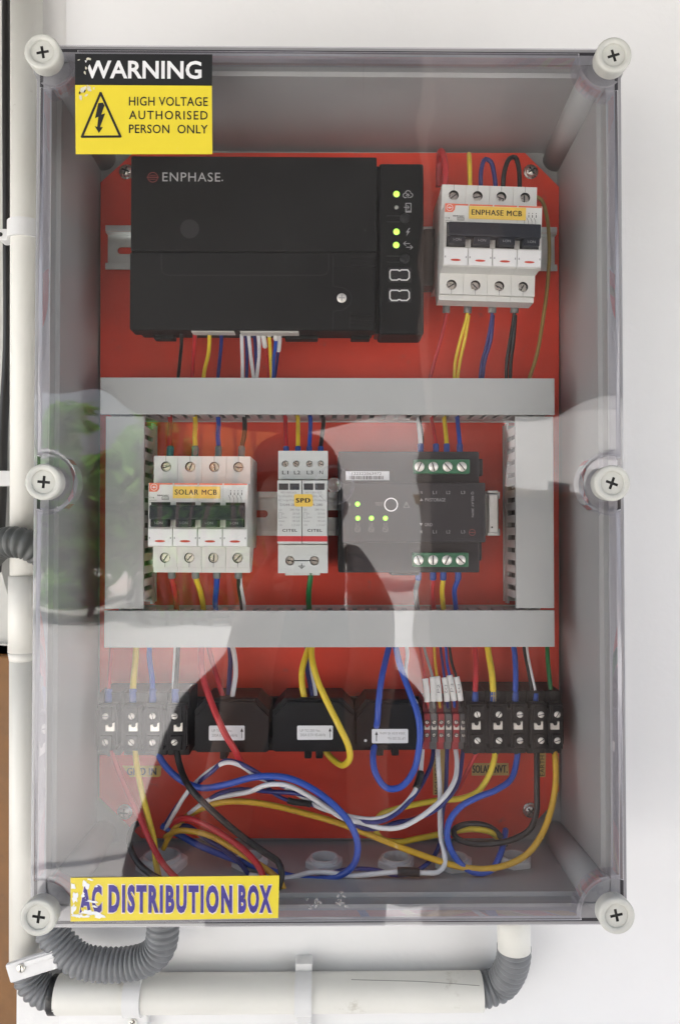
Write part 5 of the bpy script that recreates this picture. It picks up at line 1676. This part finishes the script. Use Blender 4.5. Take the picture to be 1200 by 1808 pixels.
def saddle(label, px, py, horiz, w_px, rp, tilt=0.0, ear=None):
    """clip round a conduit: band plus flat ears on the wall"""
    c = PX(px, py, Yp)
    t = thing('conduit_clip', (c.x, Y_WALL - .001, c.z), label, 'pipe clip', 'white plastic conduit clips')
    wv = w_px * .645 / F_PX / 2
    ro = rp + .0022
    mb = MB()
    prof = []
    n_ = 26
    for i in range(n_ + 1):
        a = rad(-20 - 140 * i / n_ * 1.0) if False else rad(180 + 200 * (i / n_) - 10)
        prof.append(a)
    vs_, fs = [], []
    for a in prof:
        for rr, ww in ((rp + .0001, -wv), (rp + .0001, wv), (ro, wv), (ro, -wv)):
            u = rr * math.cos(a); v = rr * math.sin(a)   # v negative: towards the camera
            if horiz:
                vs_.append((c.x + ww, c.y + v, c.z + u))
            else:
                vs_.append((c.x + u, c.y + v, c.z + ww))
    for i in range(n_):
        for k in range(4):
            fs.append((i * 4 + k, i * 4 + (k + 1) % 4, (i + 1) * 4 + (k + 1) % 4, (i + 1) * 4 + k))
    fs += [(0, 1, 2, 3), (n_ * 4, n_ * 4 + 3, n_ * 4 + 2, n_ * 4 + 1)]
    mb.add(vs_, fs)
    ob = mb.build('band', WHITEPL, t)
    return t, c, ro, wv
t, c, ro, wv = saddle('white clip on the horizontal conduit under the sticker, left one', 239, 1754, True, 29, r2)
mb = MB(); mb.box(c.x - .004, c.x + .009, .128, .1385, c.z - ro - .020, c.z - ro + .003, .001); mb.build('ear', WHITEPL, t)
mb = MB(); cc = PX(235, 1806, .128); phillips(mb, cc, .0036, .1279, .0015, 30); mb.build('clip_screw', [STEEL, DARK], t)
t, c, ro, wv = saddle('white clip on the horizontal conduit, right one under box middle', 536, 1752, True, 29, r2)
mb = MB(); mb.box(c.x - .006, c.x + .006, .128, .1385, c.z - ro - .022, c.z - ro + .003, .001); mb.build('ear', WHITEPL, t); mb = MB(); mb.box(c.x - wv, c.x + wv, .124, .1385, c.z + ro - .002, c.z + ro + .006, .001); mb.build('ear', WHITEPL, t) 
t, c, ro, wv = saddle('white clip round the vertical conduit at upper left', 47, 410, False, 31, r0)
mb = MB(); mb.box(c.x - ro - .009, c.x - ro + .004, .126, .1385, c.z - .006, c.z + .004, .001); mb.build('ear', WHITEPL, t)
mb = MB(); cc = PX(5, 417, .13); mb.cyl((cc.x, .1262, cc.z), (cc.x, .1255, cc.z), .0018, seg=12); mb.build('clip_screw', DARK, t)
# bridge clip with its screw at the lower left, tilted
cl = thing('bridge_clip', PX(45, 1720, .100), 'tilted white clip with steel screw at the lower left pipe bend', 'pipe clip')
q_ = Matrix.Translation(PX(60, 1703, .098)) @ Matrix.Rotation(rad(-17), 4, 'Y')
mb = MB(); mb.box(-.0215, .018, -.001, .004, -.0085, .0065, .0014, mat=q_); mb.box(-.006, .018, -.0024, -.0011, .0015, .0052, .0006, mat=q_); mb.build('strap', WHITEPL, cl)
mb = MB(); mb.lathe(PX(38, 1709, .0968), [(.0034, 0), (.0034, -.0012), (.0026, -.0016), (.00001, -.0017)], seg=18); cc = PX(38, 1709, .0968); mb.box(cc.x - .0004, cc.x + .0004, cc.y - .0019, cc.y - .001, cc.z - .0024, cc.z + .0024, 0, 1); mb.build('clip_screw', [STEEL, DARK], cl)
mb = MB(); mb.pbox(-12, 831, 20, 858, .150, .158, .0012)
tag(mb.build('cable_clip', WHITEPL), 'small white clip across the black cable at the left edge', 'pipe clip')

# ================================================================== WHAT THE LID MIRRORS, built where it stands
rnd = random.Random(11)
def leafmat(name, col):
    m = M(name, col, .45, var=.4, scale=3)
    t = m.node_tree
    b = t.nodes['Principled BSDF']
    tl = t.nodes.new('ShaderNodeBsdfTranslucent')
    src = b.inputs['Base Color'].links[0].from_socket
    t.links.new(src, tl.inputs['Color'])
    mx = t.nodes.new('ShaderNodeMixShader')
    mx.inputs[0].default_value = .5
    t.links.new(b.outputs[0], mx.inputs[1])
    t.links.new(tl.outputs[0], mx.inputs[2])
    t.links.new(mx.outputs[0], t.nodes['Material Output'].inputs['Surface'])
    return m
LEAF = leafmat('mid_green_leaf', (.16, .42, .06))
LEAF2 = leafmat('bright_green_leaf', (.34, .62, .16))
LEAFD = leafmat('dark_green_leaf', (.05, .14, .03))
BARK = M('grey_brown_bark', (.12, .09, .065), .8, var=.3, scale=20, bump=.4, bscale=60)
def plant(name, label, cat, c, rx, ry, rz, n, size, mats, stems=5, droop=.5, base=None):
    base = base or (c[0], c[1], GZ)
    t = thing(name, base, label, cat)
    mb = MB()
    for i in range(stems):
        a = 2 * math.pi * i / stems + rnd.uniform(-.3, .3)
        tip = Vector((c[0] + rx * .6 * math.cos(a), c[1] + ry * .6 * math.sin(a), c[2] + rz * rnd.uniform(.1, .8)))
        b = Vector((base[0] + .03 * math.cos(a), base[1] + .03 * math.sin(a), base[2]))
        pts = smooth_path([b, b.lerp(tip, .5) + Vector((rnd.uniform(-.05, .05), 0, .1)), tip], .08)
        mb.tube(pts, .02, 7, rf=lambda s: max(.006, .022 - s * .008))
    mb.build('stem', BARK, t)
    mb = MB()
    clumps = [(Vector((rnd.gauss(0, .45), rnd.gauss(0, .45), rnd.gauss(0, .5))), rnd.uniform(.25, .5)) for _ in range(14)]
    for i in range(n):
        o, s_ = rnd.choice(clumps)
        d = Vector((rnd.gauss(0, 1), rnd.gauss(0, 1), rnd.gauss(0, 1))).normalized() * (rnd.random() ** .5) * s_
        p = Vector((c[0] + (o.x + d.x) * rx, c[1] + (o.y + d.y) * ry, c[2] + (o.z + d.z) * rz))
        l = size * rnd.uniform(.6, 1.4)
        w_ = l * rnd.uniform(.28, .45)
        ax = Vector((rnd.gauss(0, 1), rnd.gauss(0, 1), rnd.gauss(-droop, .6))).normalized()
        sd_ = ax.orthogonal().normalized()
        sd_.rotate(Matrix.Rotation(rnd.uniform(0, 6.28), 3, ax))
        up = ax.cross(sd_)
        mb.add([p, p + ax * l * .4 + sd_ * w_ - up * l * .03, p + ax * l - up * l * .12, p + ax * l * .4 - sd_ * w_ - up * l * .03, p + ax * l * .45 + up * w_ * .2],
               [(0, 1, 4), (1, 2, 4), (2, 3, 4), (3, 0, 4)], rnd.randrange(len(mats)))
    mb.build('foliage', mats, t)
    return t
def rc(px, py, d):
    v = RX(px, py, d)
    return v
c = rc(150, 880, 13.0); plant('garden_shrub', 'leafy green shrub in the garden, mirrored at the left of the lid', 'shrub', (c.x, c.y, c.z), 1.05, 1.0, 1.35, 2000, .34, [LEAF, LEAF2, LEAFD])
c = rc(330, 965, 13.5); plant('garden_shrub', 'paler big leaved shrub mirrored beside the SOLAR breaker', 'shrub', (c.x, c.y, c.z), 1.1, 1.0, .85, 1500, .42, [LEAF2, LEAF, LEAFD])
c = rc(235, 890, 14.2); plant('garden_shrub', 'wide dense shrub mirrored over the left vertical duct', 'shrub', (c.x, c.y, c.z), 1.0, 1.0, 1.5, 1900, .36, [LEAF2, LEAF, LEAFD])
c = rc(95, 900, 14.8); plant('garden_shrub', 'bright tall shrub mirrored on the left inner wall', 'shrub', (c.x, c.y, c.z), 1.1, 1.0, 1.6, 1900, .38, [LEAF2, LEAF])
c = rc(20, 940, 12.0); plant('garden_shrub', 'dark shrub mirrored in the left rim of the lid', 'shrub', (c.x, c.y, c.z), 1.0, 1.0, 1.3, 1500, .30, [LEAFD, LEAF])
a, b = rc(900, 868, 2.35), rc(1180, 868, 2.35)
pw = thing('porch_parapet', ((a.x + b.x) / 2, a.y - .1, GZ), 'low brown porch wall with a wooden top rail, mirrored at lower right', 'low wall')
PAR = M('brown_parapet_paint', (.12, .095, .08), .7, var=.1, scale=3)
MB().box(rc(745, 900, 2.35).x, b.x, a.y - .12, a.y, GZ + .0005, a.z - .041).build('wall', PAR, pw)
MB().box(rc(745, 900, 2.35).x - .01, b.x, a.y - .14, a.y + .03, a.z - .04, a.z, .006).build('top_rail', M('top_rail_wood', (.22, .15, .085), .5, var=.2, scale=6), pw)
# iron gate with upright bars
IRON = M('rusty_brown_iron', (.10, .055, .04), .6, var=.2)
a, b = rc(250, 735, 12.0), rc(450, 735, 12.0)
gt = thing('iron_gate', ((a.x + b.x) / 2, a.y, GZ), 'upright barred iron gate across the garden, mirrored in the lid', 'gate')
zt_ = rc(300, 715, 12.0).z
nb = 7
bm_ = None
for i in range(nb):
    x = a.x + (b.x - a.x) * i / (nb - 1)
    if bm_ is None:
        bm_ = MB().box(-.03, .03, -.03, .03, 0, zt_ - GZ).mesh('bar', IRON)
    o = bpy.data.objects.new('bar', bm_); o.parent = gt; o.location = (x - gt.location.x, 0, 0); COL.objects.link(o)
for zz in (zt_ - .05, GZ + .12):
    MB().box(a.x - .02, b.x + .02, a.y + .031, a.y + .05, zz - .02, zz + .02).build('rail', IRON, gt)
# orange house beyond
ORG = M('orange_plaster', (.62, .21, .085), .8, var=.1, scale=2)
a, b = rc(262, 790, 17), rc(700, 790, 17)
hs = thing('orange_house', ((a.x + b.x) / 2 - .9, a.y - 2, GZ), 'orange walled house across the street, mirrored in the lid', 'house')
hx0, hx1 = a.x, rc(520, 790, 17).x
hz = rc(300, 700, 17).z + .8
MB().box(hx0, hx1, a.y - 4, a.y, GZ, hz, .01).build('wall', ORG, hs)
MB().box(hx0 - .3, hx1 + .3, a.y - 4.3, a.y + .4, hz + .001, hz + .25, .02).build('roof', M('concrete_slab', (.4, .39, .37), .8), hs)
for k in range(3):
    wx = hx0 + .5 + k * 1.15
    f = MB().box(wx, wx + .62, a.y + .001, a.y + .03, .05, 1.0, .005).build('window', M('white_frame', (.75, .75, .73), .5), hs)
    MB().box(wx + .06, wx + .56, a.y + .0305, a.y + .034, .11, .94).build('pane', M('window_glass_dark', (.05, .06, .07), .08), f)
# white building across the street, right of the orange one
WB = M('white_building_paint', (.78, .77, .75), .8, var=.06, scale=.6)
a, b = rc(540, 735, 24), rc(1120, 728, 24)
wb = thing('white_building', ((a.x + b.x) / 2, a.y - 3, GZ), 'plain white building across the street, mirrored right of the orange house', 'building')
zt2 = max(a.z, b.z) + .6
MB().box(a.x, b.x, a.y - 6, a.y, GZ + .0005, zt2, .01).build('wall', WB, wb)
MB().box(a.x - .2, b.x + .2, a.y - 6.2, a.y + .25, zt2 + .001, zt2 + .3, .02).build('roof', M('concrete_slab', (.4, .39, .37), .8), wb)
for px in (985, 1050):
    c = rc(px, 880, 24)
    f = MB().box(c.x - .5, c.x + .5, a.y + .001, a.y + .05, c.z - .6, c.z + .6, .005).build('window', M('white_frame', (.75, .75, .73), .5), wb)
    MB().box(c.x - .42, c.x + .42, a.y + .0505, a.y + .055, c.z - .52, c.z + .52).build('pane', M('window_glass_dark', (.05, .06, .07), .08), f)
# porch column
a, b = rc(762, 900, 1.9), rc(893, 900, 1.9)
pc = thing('porch_column', ((a.x + b.x) / 2, a.y - .12, GZ), 'square brown porch column mirrored right of the relay', 'column')
COLM = M('brown_column_paint', (.10, .075, .065), .6, var=.1, scale=4)
MB().box(a.x, b.x, a.y - .24, a.y, GZ + .12, 2.2, .006).build('shaft', COLM, pc)
MB().box(a.x - .02, b.x + .02, a.y - .26, a.y + .02, GZ + .0005, GZ + .119, .006).build('plinth', COLM, pc)

# ---------------------------------------------------------------- photographer holding the phone
SKIN = M('brown_skin', (.26, .13, .085), .5, var=.06, scale=40)
SHIRT = M('dark_shirt_cloth', (.055, .055, .06), .85, var=.15, scale=30, bump=.3, bscale=300)
TROU = M('dark_trousers_cloth', (.024, .026, .034), .85, var=.15, scale=30)
HAIR = M('black_hair', (.010, .009, .008), .5, var=.2)
HX, HY = rc(520, 900, .92).x, -.92
HZ = rc(520, 893, .92).z
ps = thing('person', (HX, HY - .05, GZ), 'person in dark shirt holding up a phone, mirrored faintly in the lid', 'person')
def skin_mesh(name, V, E, mat, parent, sub=2, root=0):
    me = bpy.data.meshes.new(name)
    me.from_pydata([v[:3] for v in V], E, [])
    o = bpy.data.objects.new(name, me)
    COL.objects.link(o)
    sm = o.modifiers.new('s', 'SKIN')
    for i, v in enumerate(V):
        r = v[3]
        me.skin_vertices[0].data[i].radius = r if isinstance(r, tuple) else (r, r)
        me.skin_vertices[0].data[i].use_root = (i == root)
    ss = o.modifiers.new('u', 'SUBSURF'); ss.levels = sub; ss.render_levels = sub
    dg = bpy.context.evaluated_depsgraph_get(); dg.update()
    m2 = bpy.data.meshes.new_from_object(o.evaluated_get(dg))
    m2.name = name
    bpy.data.objects.remove(o)
    m2.materials.clear()
    for m_ in (mat if isinstance(mat, list) else [mat]):
        m2.materials.append(m_)
    for p in m2.polygons: p.use_smooth = True
    n = bpy.data.objects.new(name, m2)
    n.parent = parent
    n.matrix_parent_inverse = Matrix.Identity(4)
    m2.transform(root_matrix(parent).inverted())
    COL.objects.link(n)
    return n
hx, hy, hz = HX, HY, HZ
sh = hz - .34     # shoulder height
hip = GZ + .88
PHX = PX(560, 965, 0).x * 0 + (rc(559, 960, .53).x)
phz = rc(559, 962, .53).z
V = [(hx, hy - .06, hip, (.25, .12)), (hx, hy - .05, hip + .12, (.235, .12)), (hx, hy - .05, sh - .14, (.20, .11)), (hx + .012, hy - .05, sh + .06, (.125, .085)), (hx, hy - .03, hz - .17, (.060, .055)), (hx, hy + .005, hz - .08, (.062, .075)), (hx, hy + .0, hz + .0, (.072, .092)), (hx, hy - .01, hz + .075, (.062, .08))]
E = [(0, 1), (1, 2), (2, 3), (3, 4), (4, 5), (5, 6), (6, 7)]
def limb(start, pts):
    k = start
    for p in pts:
        V.append(p); E.append((k, len(V) - 1)); k = len(V) - 1
    return k
wl = limb(3, [(hx - .175, hy - .05, sh - .07, .068), (hx - .285, hy + .00, sh - .38, .066), (hx - .13, hy + .10, sh - .30, .046), (PHX - .085, -.60, phz - .10, .036), (PHX - .062, -.572, phz - .035, .030)])
wr = limb(3, [(hx + .195, hy - .05, sh - .06, .070), (hx + .275, hy + .00, sh - .38, .066), (hx + .13, hy + .10, sh - .30, .046), (PHX + .080, -.60, phz - .10, .036), (PHX + .058, -.572, phz - .035, .030)])
limb(0, [(hx - .10, hy - .06, hip - .10, .085), (hx - .11, hy - .04, GZ + .47, .058), (hx - .11, hy - .07, GZ + .09, .042), (hx - .12, hy + .05, GZ + .035, .034)])
limb(0, [(hx + .10, hy - .06, hip - .10, .085), (hx + .11, hy - .04, GZ + .47, .058), (hx + .11, hy - .07, GZ + .09, .042), (hx + .12, hy + .05, GZ + .035, .034)])
# fingers closing round the phone's edges
for s_, wv in ((-1, wl), (1, wr)):
    bx, by, bz_ = V[wv][:3]
    for k in range(4):
        z_ = bz_ + .030 - .019 * k
        L_ = (.9, 1.0, .95, .8)[k]
        limb(wv, [(bx - s_ * .002, by - .006, z_, .0095), (PHX + s_ * .048, by - .012 * L_, z_ + .004, .0085), (PHX + s_ * (.046 - .022 * L_), by - .008 + .012, z_ + .006, .0070)] if False else [(bx, by + .010, z_, .0095), (PHX + s_ * .050, by + .026, z_ + .004, .0085), (PHX + s_ * .043, -.5285, z_ + .006, .0075)])
    limb(wv, [(bx - s_ * .010, by - .012, bz_ + .012, .011), (PHX + s_ * .030, -.5560, bz_ + .032, .009), (PHX + s_ * .020, -.5520, bz_ + .048, .008)])
bodyo = skin_mesh('body', V, E, [SKIN, SHIRT, TROU], ps)
for p in bodyo.data.polygons:
    cz = p.center.z + ps.location.z
    cx = p.center.x + ps.location.x
    cyy = p.center.y + ps.location.y
    if cz < hip + .02 and cyy < -.66: p.material_index = 2 if cz > GZ + .09 else 2
    elif cz < hz - .19 and cyy < hy + .075: p.material_index = 1
# face
fy = hy + .088
for s_ in (-1, 1):
    mb = MB(); mb.lathe((hx + s_ * .031, fy - .005, hz + .005), [(.0001, .010), (.008, .007), (.0115, 0), (.008, -.007), (.0001, -.010)], seg=14)
    mb.disc((hx + s_ * .031, fy + .0055, hz + .005), .0052, seg=14, mi=1)
    mb.build('eye', [M('eye_white', (.7, .68, .64), .3), DARK], ps)
    mb = MB(); mb.lathe((hx + s_ * .078, hy - .005, hz - .01), [(.0001, -.012), (.018, -.008), (.026, 0), (.020, .008), (.0001, .010)], seg=14); mb.build('ear', SKIN, ps)
V2 = [(hx, fy - .006, hz + .012, .008), (hx, fy + .006, hz - .018, .011), (hx, fy + .012, hz - .034, .013)]
skin_mesh('nose', V2, [(0, 1), (1, 2)], SKIN, ps, 2)
MB().box(hx - .024, hx + .024, fy - .016, fy - .002, hz - .066, hz - .054, .005).build('mouth', M('lip_skin', (.22, .08, .07), .5), ps)
mb = MB()
bm = bmesh.new(); bmesh.ops.create_icosphere(bm, subdivisions=4, radius=1)
for v in bm.verts:
    n_ = v.co.copy()
    k = 1 + .03 * math.sin(40 * n_.x) * math.sin(33 * n_.z)
    v.co = Vector((hx + n_.x * .089 * k, hy - .012 + n_.y * .105 * k, hz + .045 + n_.z * .098 * k))
kill = [f for f in bm.faces if (f.calc_center_median().z < hz + .055 and f.calc_center_median().y > hy - .01) or f.calc_center_median().z < hz - .05]
bmesh.ops.delete(bm, geom=kill, context='FACES')
mb.from_bm(bm, 0, True); mb.build('hair', HAIR, ps)
# the phone
pz0, pz1 = rc(559, 1072, .53).z, rc(559, 862, .53).z
px0, px1 = rc(510, 960, .53).x, rc(607, 960, .53).x
pt = thing('phone', ((px0 + px1) / 2, -.535, pz0), 'dark phone held upright by the photographer', 'phone')
MB().box(px0, px1, -.541, -.532, pz0, pz1, .003).build('case', M('dark_phone_glass', (.02, .022, .03), .15), pt)
MB().box(px1 - .032, px1 - .006, -.5318, -.5300, -.030, .030, .0008).build('camera_bump', DARK, pt)
MB().box(px0 + .003, px1 - .003, -.5414, -.5411, pz0 + .004, pz1 - .004).build('screen', M('screen_glass', (.02, .02, .02), .1), pt)
